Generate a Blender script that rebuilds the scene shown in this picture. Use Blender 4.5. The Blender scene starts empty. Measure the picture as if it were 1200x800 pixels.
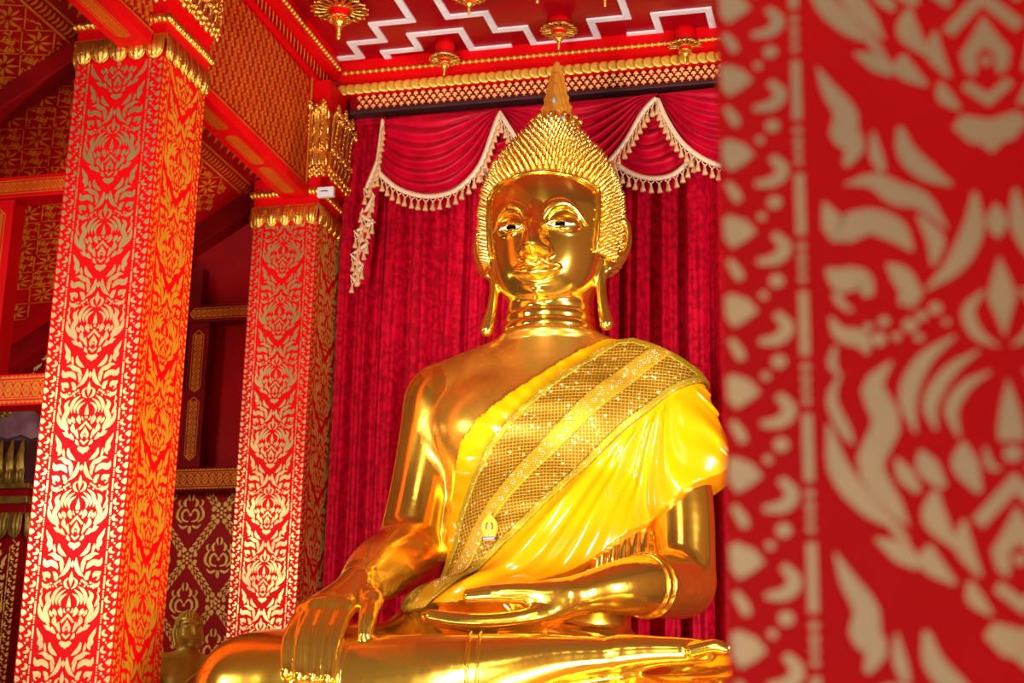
import bpy, math, random
import numpy as np
from mathutils import Vector, Matrix
C = bpy.context.scene.collection
sc = bpy.context.scene
PI = math.pi
rng = random.Random(7)

# ------------------------------------------------------------------ camera
FPX, PITCH, ROLL, YAW, EYE = 1834.0, 0.2718, 0.01916, 0.24875, 1.6
_fw = np.array([-math.sin(YAW)*math.cos(PITCH), math.cos(YAW)*math.cos(PITCH), math.sin(PITCH)])
_rt = np.array([math.cos(YAW), math.sin(YAW), 0.0])
_up = np.cross(_rt, _fw)
RT = math.cos(ROLL)*_rt + math.sin(ROLL)*_up
UP = -math.sin(ROLL)*_rt + math.cos(ROLL)*_up
def _ray(px, py): return RT*(px-600)/FPX + UP*(400-py)/FPX + _fw
def WY(px, py, Y):
    q = _ray(px, py); return np.array([0, 0, EYE]) + q*(Y/q[1])
def WX(px, py, X):
    q = _ray(px, py); return np.array([0, 0, EYE]) + q*(X/q[0])
def WZ(px, py, Z):
    q = _ray(px, py); return np.array([0, 0, EYE]) + q*((Z-EYE)/q[2])
cam = bpy.data.cameras.new('camera'); camo = bpy.data.objects.new('camera', cam); C.objects.link(camo)
cam.sensor_width = 36.0; cam.lens = FPX/1200*36.0
cam.clip_start = 0.05; cam.clip_end = 200
camo.matrix_world = Matrix(((RT[0], UP[0], -_fw[0], 0), (RT[1], UP[1], -_fw[1], 0), (RT[2], UP[2], -_fw[2], EYE), (0, 0, 0, 1)))
cam.dof.use_dof = True; cam.dof.focus_distance = 9.7; cam.dof.aperture_fstop = 3.4
sc.camera = camo

# ------------------------------------------------------------------ materials
def mat(name, base, rough=0.5, metal=0.0, spec=0.5, base2=None, nscale=6.0, rough2=None, bump=0.0, bscale=40.0, coat=0.0, sheen=0.0, contrast=(0.35, 0.65), stretch=None):
    m = bpy.data.materials.new(name); m.use_nodes = True
    nt = m.node_tree; b = nt.nodes['Principled BSDF']
    b.inputs['Base Color'].default_value = (*base, 1); b.inputs['Roughness'].default_value = rough
    b.inputs['Metallic'].default_value = metal; b.inputs['Specular IOR Level'].default_value = spec
    b.inputs['Coat Weight'].default_value = coat; b.inputs['Coat Roughness'].default_value = 0.12
    if sheen:
        b.inputs['Sheen Weight'].default_value = sheen; b.inputs['Sheen Roughness'].default_value = 0.35
        b.inputs['Sheen Tint'].default_value = (1.0, .25, .35, 1)
    tc = nt.nodes.new('ShaderNodeTexCoord'); src = tc.outputs['Object']
    if stretch:
        mp = nt.nodes.new('ShaderNodeMapping'); mp.inputs['Scale'].default_value = stretch
        nt.links.new(src, mp.inputs['Vector']); src = mp.outputs['Vector']
    if base2 is not None or rough2 is not None:
        n = nt.nodes.new('ShaderNodeTexNoise'); n.inputs['Scale'].default_value = nscale; n.inputs['Detail'].default_value = 6
        nt.links.new(src, n.inputs['Vector'])
        r = nt.nodes.new('ShaderNodeMapRange'); r.inputs['From Min'].default_value = contrast[0]; r.inputs['From Max'].default_value = contrast[1]
        nt.links.new(n.outputs['Fac'], r.inputs['Value'])
        if base2 is not None:
            mx = nt.nodes.new('ShaderNodeMix'); mx.data_type = 'RGBA'
            mx.inputs[6].default_value = (*base, 1); mx.inputs[7].default_value = (*base2, 1)
            nt.links.new(r.outputs[0], mx.inputs[0]); nt.links.new(mx.outputs[2], b.inputs['Base Color'])
        if rough2 is not None:
            rr = nt.nodes.new('ShaderNodeMapRange'); rr.inputs['To Min'].default_value = rough; rr.inputs['To Max'].default_value = rough2
            nt.links.new(r.outputs[0], rr.inputs['Value']); nt.links.new(rr.outputs[0], b.inputs['Roughness'])
    if bump:
        n2 = nt.nodes.new('ShaderNodeTexNoise'); n2.inputs['Scale'].default_value = bscale; n2.inputs['Detail'].default_value = 3
        nt.links.new(src, n2.inputs['Vector'])
        bp = nt.nodes.new('ShaderNodeBump'); bp.inputs['Strength'].default_value = bump; bp.inputs['Distance'].default_value = 0.01
        nt.links.new(n2.outputs['Fac'], bp.inputs['Height']); nt.links.new(bp.outputs['Normal'], b.inputs['Normal'])
    return m
M = {}
M['red'] = mat('red_lacquer', (.78, .0012, .004), .5, spec=.10, base2=(.66, .001, .003), nscale=2.5)
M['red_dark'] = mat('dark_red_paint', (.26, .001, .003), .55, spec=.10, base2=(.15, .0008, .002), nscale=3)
M['red_ceiling'] = mat('red_ceiling_paint', (.40, .001, .006), .3, spec=.18, base2=(.30, .001, .005), nscale=2)
M['leaf'] = mat('gold_leaf_stencil', (.80, .54, .19), .36, .85, base2=(.62, .44, .19), nscale=6, rough2=.5)
M['leaf_shade'] = mat('shaded_gold_leaf', (.56, .38, .19), .45, .6, base2=(.46, .33, .19), nscale=4)  # column gold leaf darkened in colour for the shade on the near column
M['leaf_orange'] = mat('orange_gold_stencil', (.72, .20, .012), .5, .2, spec=.15, base2=(.58, .14, .008), nscale=5)
M['leaf_soffit'] = mat('shaded_orange_gold', (.42, .115, .006), .55, .1, spec=.1, base2=(.30, .08, .004), nscale=4)  # stencil gold of the near soffit, its shade put into the colour
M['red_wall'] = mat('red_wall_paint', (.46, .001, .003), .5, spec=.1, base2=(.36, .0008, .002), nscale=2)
M['leaf_lit'] = mat('lit_gold_stencil', (.98, .50, .03), .42, .6, base2=(.92, .40, .02), nscale=5)  # brighter copy of the leaf: warm glow on column sides put into colour
M['fret'] = mat('gold_fretwork', (1.0, .58, .20), .45, .2, spec=.2)
M['leaf_dull'] = mat('dull_gold_stencil', (.92, .58, .13), .5, .2, spec=.15, base2=(.76, .45, .08), nscale=7)
M['gold'] = mat('polished_gold', (1.0, .63, .085), .09, .95, base2=(.98, .55, .05), nscale=2.5, rough2=.22, bump=.02, bscale=55)
M['gold_face'] = mat('mirror_gold', (1.0, .66, .10), .12, .96, base2=(.98, .57, .06), nscale=3, rough2=.19)
M['gold_carve'] = mat('carved_gilding', (1.0, .62, .14), .25, 1.0, base2=(.85, .45, .06), nscale=14, rough2=.4, bump=.5, bscale=60)
M['gold_flat'] = mat('yellow_gilding', (.92, .58, .08), .42, .5, base2=(.72, .42, .05), nscale=24)
M['gold_hair'] = mat('gilded_curls', (1.0, .66, .13), .28, .95)
M['bronze'] = mat('dull_bronze_gold', (.66, .39, .035), .4, .35, base2=(.48, .28, .022), nscale=10)
M['old_gilding'] = mat('old_dark_gilding', (.30, .17, .02), .45, .6, base2=(.16, .08, .01), nscale=16)
M['black'] = mat('black_backing', (.01, .008, .008), .6)
M['white'] = mat('white_painted_moulding', (.90, .92, .95), .45, base2=(.80, .82, .86), nscale=12)
M['velvet'] = mat('crimson_velvet', (.52, .001, .018), .55, spec=.08, sheen=.06, base2=(.32, .0006, .010), nscale=22, contrast=(.46, .54))
M['velvet_swag'] = mat('crimson_velvet_swag', (.58, .001, .026), .42, spec=.15, sheen=.10, base2=(.42, .0008, .016), nscale=9)
M['cream'] = mat('cream_braid', (.86, .66, .44), .7, base2=(.74, .54, .34), nscale=60)
M['tassel'] = mat('tan_tassel_thread', (.80, .50, .24), .65, base2=(.66, .38, .16), nscale=50)
M['satin'] = mat('yellow_satin', (.92, .335, .0015), .17, spec=.7, sheen=0, base2=(.88, .295, .001), nscale=3)
M['plaster'] = mat('cream_wall_plaster', (.80, .62, .36), .7, base2=(.72, .54, .30), nscale=2)
M['floor'] = mat('polished_ivory_floor_tile', (.58, .44, .25), .25, base2=(.50, .36, .20), nscale=1.5)
M['eye_white'] = mat('shell_inlay', (.80, .76, .64), .4, spec=.2)
M['eye_black'] = mat('black_inlay', (.003, .003, .003), .7, spec=0)
M['crystal'] = mat('silver_crystal', (.62, .58, .44), .25, .5)
M['jewel'] = mat('pale_blue_glass', (.25, .40, .50), .06, 0.0, coat=1.0)
M['plastic'] = mat('white_plastic', (.75, .75, .78), .35)
M['timber'] = mat('dark_stained_timber', (.055, .006, .008), .6, base2=(.03, .004, .005), nscale=5)
M['badge'] = mat('yellow_enamel', (.62, .31, .006), .4, spec=.3)
M['purple'] = mat('purple_ribbon_label', (.07, .01, .14), .5, spec=.2)

# ------------------------------------------------------------------ mesh building
class MB:
    def __init__(s): s.v = []; s.f = []; s.m = []; s.sm = []
    def add(s, vs, fs, mi=0, smooth=False):
        o = len(s.v); s.v.extend([tuple(float(c) for c in p) for p in vs])
        s.f.extend([tuple(i+o for i in f) for f in fs]); s.m.extend([mi]*len(fs)); s.sm.extend([smooth]*len(fs)); return s
    def box(s, a, b, mi=0):
        x0, y0, z0 = a; x1, y1, z1 = b
        return s.add([(x0,y0,z0),(x1,y0,z0),(x1,y1,z0),(x0,y1,z0),(x0,y0,z1),(x1,y0,z1),(x1,y1,z1),(x0,y1,z1)],
                     [(0,3,2,1),(4,5,6,7),(0,1,5,4),(1,2,6,5),(2,3,7,6),(3,0,4,7)], mi)
    def grid(s, P, mi=0, smooth=True, flip=False, wrap=False):
        P = np.asarray(P, float); n, k = P.shape[:2]
        fs = []
        for i in range(n-1):
            for j in range(k if wrap else k-1):
                j2 = (j+1) % k
                q = (i*k+j, i*k+j2, (i+1)*k+j2, (i+1)*k+j)
                fs.append(q[::-1] if flip else q)
        return s.add(P.reshape(-1, 3), fs, mi, smooth)
    def lathe(s, prof, c=(0,0,0), n=24, mi=0, smooth=True, sx=1, sy=1, flute=0, nfl=12):
        P = []
        for r, z in prof:
            P.append([(c[0]+sx*r*(1+flute*math.cos(nfl*2*PI*j/n))*math.cos(2*PI*j/n), c[1]+sy*r*(1+flute*math.cos(nfl*2*PI*j/n))*math.sin(2*PI*j/n), c[2]+z) for j in range(n)])
        return s.grid(P, mi, smooth, wrap=True)
    def tube(s, pts, r, n=8, mi=0, closed=False, smooth=True, caps=True):
        pts = np.asarray(pts, float); k = len(pts)
        rr = np.full(k, r) if np.isscalar(r) else np.asarray(r, float)
        P = []; prev = None
        for i in range(k):
            if closed: t = pts[(i+1) % k]-pts[i-1]
            else: t = pts[min(i+1, k-1)]-pts[max(i-1, 0)]
            t = t/(np.linalg.norm(t)+1e-12)
            a = prev if prev is not None else (np.array([0, 0, 1.]) if abs(t[2]) < .9 else np.array([1., 0, 0]))
            a = a-t*np.dot(a, t); a /= np.linalg.norm(a)+1e-12; prev = a
            b = np.cross(t, a)
            P.append([pts[i]+rr[i]*(math.cos(2*PI*j/n)*a+math.sin(2*PI*j/n)*b) for j in range(n)])
        if closed: P.append(P[0])
        o = len(s.v); s.grid(P, mi, smooth, wrap=True)
        if caps and not closed:
            s.f.append(tuple(o+j for j in range(n))[::-1]); s.m.append(mi); s.sm.append(smooth)
            s.f.append(tuple(o+(len(P)-1)*n+j for j in range(n))); s.m.append(mi); s.sm.append(smooth)
        return s
    def ball(s, c, r, n=10, mi=0, sc=(1,1,1)):
        P = []
        for i in range(n//2+1):
            a = PI*i/(n//2); rr = max(math.sin(a), 1e-4)
            P.append([(c[0]+sc[0]*r*rr*math.cos(2*PI*j/n), c[1]+sc[1]*r*rr*math.sin(2*PI*j/n), c[2]-sc[2]*r*math.cos(a)) for j in range(n)])
        return s.grid(P, mi, True, wrap=True)
    def build(s, name, mats, parent=None, org=(0,0,0), normals=None, bevel=0.0):
        me = bpy.data.meshes.new(name)
        v = np.asarray(s.v, np.float64)-np.asarray(org, np.float64)
        me.from_pydata(v.tolist(), [], s.f)
        for m in (mats if isinstance(mats, (list, tuple)) else [mats]): me.materials.append(M[m] if isinstance(m, str) else m)
        me.polygons.foreach_set('material_index', s.m); me.polygons.foreach_set('use_smooth', s.sm)
        me.update()
        if normals is not None: me.normals_split_custom_set_from_vertices(normals.tolist())
        o = bpy.data.objects.new(name, me); C.objects.link(o)
        if bevel:
            b = o.modifiers.new('bevel', 'BEVEL'); b.width = bevel; b.segments = 2; b.limit_method = 'ANGLE'
        if parent: o.parent = parent
        return o
def tag(o, label=None, cat=None, group=None, kind=None):
    if label: o['label'] = label
    if cat: o['category'] = cat
    if group: o['group'] = group
    if kind: o['kind'] = kind
    return o
def thing(name, label, cat, loc=(0,0,0), group=None):
    o = bpy.data.objects.new(name, None); C.objects.link(o); o.location = loc; o.empty_display_size = .1
    return tag(o, label, cat, group)
def cr(pts, n):
    """Catmull-Rom samples through pts (any dimension)"""
    p = np.asarray(pts, float); k = len(p)
    if k == 2: return np.array([p[0]+(p[1]-p[0])*t for t in np.linspace(0, 1, n)])
    q = np.vstack([2*p[0]-p[1], p, 2*p[-1]-p[-2]]); out = []
    for t in np.linspace(0, k-1, n):
        i = min(int(t), k-2); f = t-i
        a, b, c, d = q[i], q[i+1], q[i+2], q[i+3]
        out.append(.5*((2*b)+(-a+c)*f+(2*a-5*b+4*c-d)*f*f+(-a+3*b-3*c+d)*f**3))
    return np.array(out)

# ------------------------------------------------------------------ stencil shapes: lists of (2D verts, faces)
def leaf(pts, ws, n=9):
    a = cr([(*p, w) for p, w in zip(pts, ws)], n)
    c = a[:, :2]; w = np.maximum(a[:, 2], .02*max(ws))/2
    t = np.gradient(c, axis=0); t /= np.linalg.norm(t, axis=1)[:, None]+1e-9
    nn = np.stack([-t[:, 1], t[:, 0]], 1)
    v = np.empty((2*n, 2)); v[0::2] = c+nn*w[:, None]; v[1::2] = c-nn*w[:, None]
    return v, [(2*i, 2*i+1, 2*i+3, 2*i+2) for i in range(n-1)]
def blob(pts):
    return np.asarray(pts, float), [tuple(range(len(pts)))]
def disc(x, y, r, n=9, ry=None):
    return blob([(x+r*math.cos(2*PI*i/n), y+(ry or r)*math.sin(2*PI*i/n)) for i in range(n)])
def mirror(L): return [(v*np.array([-1, 1]), [f[::-1] for f in fs]) for v, fs in L]
def stencil(mb, shapes, org, U, V, s=1.0, mi=1, N=None, lift=.0012, sv=None):
    """lay shapes on a face: org + U*u + V*v, raised by lift along the outward normal; every polygon is wound to face outward"""
    org, U, V = (np.asarray(a, float) for a in (org, U, V))
    N = np.cross(U, V) if N is None else np.asarray(N, float)
    for si, (v, fs) in enumerate(shapes):
        P = org+v[:, :1]*U*s+v[:, 1:]*V*(s if sv is None else sv)+N*(lift+(si*37 % 97)*8e-6)
        out = []
        for f in fs:
            a = v[list(f)]; area = np.sum(a[:, 0]*np.roll(a[:, 1], -1)-np.roll(a[:, 0], -1)*a[:, 1])
            flip = (area < 0) != (np.dot(np.cross(U, V), N) < 0)
            out.append(f[::-1] if flip else f)
        mb.add(P, out, mi)

# the column motif, traced: dx from the axis, y downward, one period = 565 units, half face = 285 units
TILE_H, TILE_W = 565.0, 285.0
def column_tile(fat=0.0):
    R = []
    def L(pts, ws, n=9): R.append(leaf(pts, [w+fat if 0 < i < len(ws)-1 else w+fat*.4 for i, w in enumerate(ws)], n))
    L([(176,15),(164,45),(148,75),(150,100),(140,118),(150,140)], [3,20,28,34,26,8], 13)
    L([(120,100),(118,128),(112,150)], [4,17,9])
    L([(92,98),(86,130),(66,155),(42,172)], [8,24,24,4], 11)
    L([(152,162),(122,160),(98,178),(74,188),(50,222)], [3,22,30,24,4], 13)
    L([(174,182),(160,215),(128,208),(102,222),(86,246)], [4,36,34,30,5], 13)
    L([(20,182),(24,225),(44,265),(74,292)], [6,26,24,4], 11)
    L([(78,205),(62,235),(66,264)], [6,22,6])
    L([(174,262),(158,275),(138,276),(132,296)], [5,34,26,12], 9); L([(150,312),(160,303),(166,290)], [6,12,10])
    L([(112,260),(100,272),(92,290),(100,308)], [5,24,24,7]); L([(80,288),(84,298),(92,312)], [4,14,6])
    for x, y, r in ((66,314,8),(80,322,7),(92,332,9),(84,346,6),(106,344,6),(118,326,7),(124,346,9),(134,332,6),(56,330,5)): R.append(disc(x, y, r+fat*.3))
    L([(172,318),(162,338),(142,345),(136,362)], [4,20,24,5]); L([(168,352),(172,372),(164,385)], [5,13,4])
    L([(178,440),(168,492),(140,532),(112,556)], [5,26,24,4], 11)
    L([(164,384),(174,412),(162,446),(154,462)], [4,14,16,4])
    L([(112,372),(132,400),(120,440),(138,486),(118,528),(104,552)], [4,26,32,30,22,4], 15)
    L([(48,346),(80,372),(98,412),(92,452)], [4,20,22,4], 11)
    L([(26,364),(56,386),(76,420),(72,450)], [4,17,19,4], 11)
    L([(16,388),(40,402),(56,428),(50,458)], [4,15,17,4], 11)
    L([(16,296),(34,318),(26,346),(6,360)], [4,17,16,3])
    L([(112,480),(104,498),(92,516)], [5,20,8]); L([(88,472),(82,490),(68,512)], [6,26,10])
    L([(46,464),(46,488),(34,518)], [6,30,8]); L([(76,516),(78,545),(58,578)], [8,28,6])
    L([(50,548),(52,575),(38,606)], [6,22,6]); L([(84,574),(84,592),(62,614)], [8,26,6])
    L([(136,566),(112,580),(96,596)], [4,26,10]); L([(48,612),(44,630),(30,646)], [6,20,6]); L([(26,470),(22,490),(12,494)], [4,12,4])
    L([(122,540),(116,556),(104,570)], [4,14,5])
    # the border: bars, beads, hearts, curls
    per = TILE_H/6
    for k in range(6):
        y = k*per
        R.append(blob([(274,y+2),(281,y+6+0),(280,y+30),(272,y+42),(258,y+34),(246,y+24),(256,y+10)]))
        L([(276,y+56),(268,y+70),(264,y+80)], [8,15,9], 6)
        L([(228,y+28),(216,y+44),(226,y+58),(246,y+60)], [10,18,18,8], 8)
        R.append(disc(226, y+84, 9+fat*.3)); R.append(disc(240, y+6, 6+fat*.3))
    for k in range(4):
        y = k*TILE_H/4
        L([(199,y+4),(199,y+78)], [11,11], 2)
        for q, r in ((92,5),(106,5),(118,4.5),(130,4.5)): R.append(disc(199, y+q, r, 7))
    full = R+mirror(R)
    full += [blob([(0,196),(8,208),(11,218),(7,230),(0,238),(-7,230),(-11,218),(-8,208)]),
             blob([(0,258),(9,284),(14,306),(6,330),(0,350),(-6,330),(-14,306),(-9,284)]),
             blob([(0,396),(8,424),(13,452),(12,464),(-12,464),(-13,452),(-8,424)]),
             blob([(0,498),(42,546),(32,556),(0,520),(-32,556),(-42,546)]),
             blob([(0,534),(14,560),(26,580),(22,600),(12,608),(9,596),(10,584),(0,572),(-10,584),(-9,596),(-12,608),(-22,600),(-26,580),(-14,560)]),
             disc(0, 590, 6), disc(0, 478, 9),
             blob([(20,612),(26,622),(0,646),(-26,622),(-20,612),(0,630)]),
             blob([(0,702),(12,690),(22,688),(38,668),(28,654),(14,658),(0,662),(-14,658),(-28,654),(-38,668),(-22,688),(-12,690)])]
    # y is measured down: turn it up
    return [(v*np.array([1, -1]), [f[::-1] for f in fs]) for v, fs in full]
COL_TILE = column_tile(-.5); COL_TILE_FAT = column_tile(3.5); COL_TILE_THIN = column_tile(-4.0)
def column_face(mb, axis, half, ztip, z0, z1, U, N, tile, mi=1):
    """axis: point (x,y) on the face centre line; ztip: height of one onion tip (tile y = 135)"""
    s = half/TILE_W; sv = s*.937; H = TILE_H*sv
    z = ztip+135*sv
    while z < z1+H: z += H
    while z > z0-H:
        sel = []
        for v, fs in tile:
            zz = z+v[:, 1]*sv
            if zz.max() < z1 and zz.min() > z0: sel.append((v, fs))
        stencil(mb, sel, (axis[0], axis[1], z), U, (0, 0, 1), s, mi, N, sv=sv)
        z -= H
M['gold_chest'] = mat('tarnished_gold', (.98, .52, .06), .22, .85, base2=(.66, .27, .03), nscale=5, rough2=.38, contrast=(.38, .60))
M['gold_flame'] = mat('satin_gold', (.98, .56, .07), .26, .7, base2=(.90, .46, .05), nscale=8)
def brocade(name, dark, light, per, rough, glitter, wid=.35, ribbon=False):
    m = bpy.data.materials.new(name); m.use_nodes = True; nt = m.node_tree; b = nt.nodes['Principled BSDF']
    N = lambda t: nt.nodes.new(t); L = nt.links.new
    uv = N('ShaderNodeUVMap'); uv.uv_map = 'cloth'; sp = N('ShaderNodeSeparateXYZ'); L(uv.outputs[0], sp.inputs[0])
    def mth(op, a, bb=None):
        n = N('ShaderNodeMath'); n.operation = op
        for i, q in enumerate((a, bb)):
            if q is None: continue
            if isinstance(q, (int, float)): n.inputs[i].default_value = q
            else: L(q, n.inputs[i])
        return n.outputs[0]
    K = PI/per; u, t = sp.outputs[0], sp.outputs[1]
    s1 = mth('ABSOLUTE', mth('SINE', mth('MULTIPLY', mth('ADD', u, t), K))); s2 = mth('ABSOLUTE', mth('SINE', mth('MULTIPLY', mth('SUBTRACT', u, t), K)))
    net = mth('MINIMUM', s1, s2)
    r = N('ShaderNodeMapRange'); r.inputs['From Min'].default_value = wid-.12; r.inputs['From Max'].default_value = wid+.15; L(net, r.inputs['Value'])
    mx = N('ShaderNodeMix'); mx.data_type = 'RGBA'; mx.inputs[6].default_value = (*light, 1); mx.inputs[7].default_value = (*dark, 1); L(r.outputs[0], mx.inputs[0])
    tc = N('ShaderNodeTexCoord'); vo = N('ShaderNodeTexVoronoi'); vo.inputs['Scale'].default_value = 70; L(tc.outputs['Object'], vo.inputs['Vector'])
    g = mth('GREATER_THAN', mth('FRACT', mth('MULTIPLY', vo.outputs['Color'], 1.0)) if False else vo.outputs['Distance'], 2.0)
    sepc = N('ShaderNodeSeparateColor'); L(vo.outputs['Color'], sepc.inputs[0])
    gl = mth('GREATER_THAN', sepc.outputs[0], 1-glitter)
    mx2 = N('ShaderNodeMix'); mx2.data_type = 'RGBA'; mx2.inputs[7].default_value = (.80, .62, .26, 1); L(gl, mx2.inputs[0]); L(mx.outputs[2], mx2.inputs[6])
    L(mx2.outputs[2], b.inputs['Base Color'])
    b.inputs['Metallic'].default_value = .55; b.inputs['Roughness'].default_value = rough
    bp = N('ShaderNodeBump'); bp.inputs['Strength'].default_value = .55; bp.inputs['Distance'].default_value = .006
    hsum = mth('ADD', mth('SUBTRACT', 1.0, r.outputs[0]), mth('MULTIPLY', sepc.outputs[1], .5)); L(hsum, bp.inputs['Height']); L(bp.outputs[0], b.inputs['Normal'])
    return m
M['brocade'] = brocade('gold_net_brocade', (.25, .098, .003), (.57, .33, .018), .030, .45, .04)
M['ribbon'] = brocade('gold_ribbon', (.58, .30, .008), (.64, .37, .016), .020, .5, .05, .3)
M['trim_gold'] = brocade('woven_gold_border', (.33, .20, .003), (.60, .41, .02), .011, .42, .04, .45)
# ================================================================== THE HALL
XF = -4.40          # nave-side face of the upper wall over the columns
YB = 11.50          # back wall
ZC = 7.20           # nave ceiling
def struct(name, mb, mats, bevel=0.0, label=None):
    o = mb.build(name, mats, bevel=bevel); return tag(o, kind='structure', label=label)
struct('floor', MB().box((-7.8, -6, -.2), (4.2, 12, 0)), ['floor'])
struct('ceiling', MB().box((-4.42, -6, ZC), (4.2, 11.6, ZC+.12)), ['red_ceiling'])
struct('wall_right', MB().box((4.0, -6, 0), (4.2, 11.7, 7.2)), ['plaster'])
fwm = MB().box((-7.8, -6.2, 0), (-4.3, -6, 7.2)).box((.2, -6.2, 0), (4.2, -6, 7.2)).box((-4.3, -6.2, 4.2), (.2, -6, 7.2))
struct('wall_front', fwm, ['plaster'])

# ---- back wall with a stencilled lattice in the aisle bay
wb = MB().box((-7.8, YB, 0), (4.2, YB+.2, 7.4))
lat = []
def garland(x0, z0, x1, z1):
    d = np.array([x1-x0, z1-z0]); n = int(np.linalg.norm(d)/.05); d = d/np.linalg.norm(d); p = np.array([-d[1], d[0]])
    for i in range(1, n):
        c = np.array([x0, z0])+d*(i*.05)
        for s in (-1, 1):
            lat.append(leaf([c+p*s*.012, c+p*s*.022+d*.018, c+p*s*.030+d*.048], [.006, .020, .003], 6))
        lat.append(leaf([c+d*.010, c+d*.026, c+d*.046], [.003, .013, .003], 5))
def kranok_flower(cx, cz, s):
    for sg in (-1, 1):
        for pts, ws in ([[(.02,-.05),(.09,-.03),(.10,.05),(.05,.09),(.02,.05)], [.02,.035,.04,.035,.02]],
                        [[(.10,-.06),(.16,0),(.15,.08),(.10,.14)], [.02,.045,.04,.01]],
                        [[(.06,.12),(.08,.17),(.05,.22)], [.03,.05,.01]], [[(.03,-.10),(.09,-.12),(.14,-.08)], [.03,.04,.01]],
                        [[(.13,.12),(.15,.17),(.13,.20)], [.02,.035,.008]], [[(.015,.19),(.03,.24),(.015,.28)], [.02,.035,.01]],
                        [[(.005,-.10),(.012,-.15),(.003,-.19)], [.02,.026,.006]]):
            lat.append(leaf([(cx+sg*a*s, cz+b*s) for a, b in pts], [w*s*.72 for w in ws], 9))
    lat.append(disc(cx, cz+.03*s, .02*s))
dx, dz = .27, .36
for i in range(-6, 4):
    for k in range(-4, 2):
        x0, z0 = -5.562+i*dx, 3.24+k*dz
        if (i+k) % 2: continue
        if not (-7.4 < x0 < -4.5 and 1.9 < z0 < 3.75): continue
        for sx in (-1, 1):
            if z0+dz >= 3.75: garland(x0, z0, x0+sx*dx*.9, z0+dz*.9)
            garland(x0, z0, x0+sx*dx, z0-dz)
        for r, n in ((.035, 6), (.075, 8)):
            for q in range(n):
                a = 2*PI*(q+.5)/n; c = (x0+r*math.cos(a), z0+r*math.sin(a))
                lat.append(disc(c[0], c[1], .013 if n == 6 else .019, 7))
        lat.append(disc(x0, z0, .014, 8))
for i in range(-6, 4):
    for k in range(-4, 2):
        if (i+k) % 2 == 0: continue
        x0, z0 = -5.562+i*dx, 3.24+k*dz
        if -7.4 < x0 < -4.6 and 1.9 < z0 < 3.7: kranok_flower(x0, z0-.03, .70)
lat = [(v, f) for v, f in lat if v[:, 1].max() < 3.86 and v[:, 0].min() > -7.6]
stencil(wb, lat, (0, YB, 0), (1, 0, 0), (0, 0, 1), 1.0, 1, (0, -1, 0))
struct('wall_back', wb, ['red_wall', 'leaf_dull'])
struct('wall_left', MB().box((-8.0, -6, 0), (-7.8, 11.7, 7.4)), ['red_dark'])

# ---- upper wall between nave and aisle, gold flame stencil
def flame_tile():
    R = []
    for x, y in ((0, 0), (.075, .06)):
        R += [leaf([(x-.030, y-.022), (x-.008, y-.024), (x+.010, y-.006), (x-.004, y+.010), (x-.012, y)], [.006, .020, .022, .018, .006], 8),
              leaf([(x-.020, y+.004), (x-.012, y+.030), (x+.012, y+.044), (x+.026, y+.066)], [.008, .026, .020, .003], 8),
              leaf([(x+.016, y-.020), (x+.030, y-.002), (x+.022, y+.026), (x+.034, y+.046)], [.006, .021, .017, .003], 8),
              leaf([(x-.036, y-.006), (x-.040, y+.014), (x-.030, y+.034)], [.005, .015, .003], 6),
              leaf([(x+.034, y-.026), (x+.042, y-.012), (x+.040, y+.004)], [.005, .013, .003], 6)]
    return R
FT = flame_tile(); FTS = [(v*.70, f) for v, f in FT]
def fill(tile, w, h, u0, u1, v0, v1, skew=0.0):
    out = []; ny = int((v1-v0)/h)+2; nx = int((u1-u0)/w)+3
    for j in range(-1, ny):
        for i in range(-2, nx):
            o = np.array([u0+i*w+((j*skew) % w), v0+j*h])
            for v, f in tile:
                p = v+o
                if p[:, 0].min() > u0 and p[:, 0].max() < u1 and p[:, 1].min() > v0 and p[:, 1].max() < v1: out.append((p, f))
    return out
wf = MB().box((-4.70, -6, 6.02), (XF-.005, 3.0, 7.25)).box((-4.55, 3.0, 6.0), (XF, 10.72, 7.25))
stencil(wf, fill(FTS, .105, .084, 3.2, 10.66, 6.05, 6.92, .035), (XF, 0, 0), (0, 1, 0), (0, 0, 1), 1.0, 1, (1, 0, 0))
wf.box((XF, 3.0, 6.015), (XF+.012, 10.72, 6.035), 1)
wf.box((XF, 10.68, 6.035), (XF+.012, 10.70, 6.95), 1)
struct('wall_nave', wf, ['red_wall', 'leaf_orange'])

# ---- cornices (scale row, bead row, fretwork)
def scale_row(mb, p0, p1, out, upv, pitch, r, mi):
    p0, p1, out, upv = (np.asarray(a, float) for a in (p0, p1, out, upv))
    d = p1-p0; n = int(np.linalg.norm(d)/pitch); d = d/np.linalg.norm(d)
    for i in range(n):
        c = p0+d*((i+.5)*pitch)
        P = []
        for a in range(6):
            q = a/5.0
            P.append([c+(d*math.cos(t)*1.02+upv*math.sin(t))*r*q+out*(.022+.007*math.sqrt(max(0, 1-q**4))-.021*(math.cos(t)*q)) for t in np.linspace(0, 2*PI, 16, endpoint=False)])
        mb.grid(P, mi, True, wrap=True)
def bead_row(mb, p0, p1, pitch, r, mi):
    p0, p1 = np.asarray(p0, float), np.asarray(p1, float); d = p1-p0; n = int(np.linalg.norm(d)/pitch)
    for i in range(n):
        mb.ball(p0+d*((i+.5)/n), r, 8, mi, (1, 1, 1))
    mb.tube([p0, p1], r*.6, 6, mi)
t1 = MB()
t1.box((-4.42, 11.06, 6.94), (1.6, YB, 7.03), 0)
t1.box((-4.30, 10.98, 7.03), (1.6, YB, ZC), 0)
scale_row(t1, (-4.30, 11.06, 6.972), (1.5, 11.06, 6.972), (0, -1, 0), (0, 0, 1), .070, .044, 1)
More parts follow.
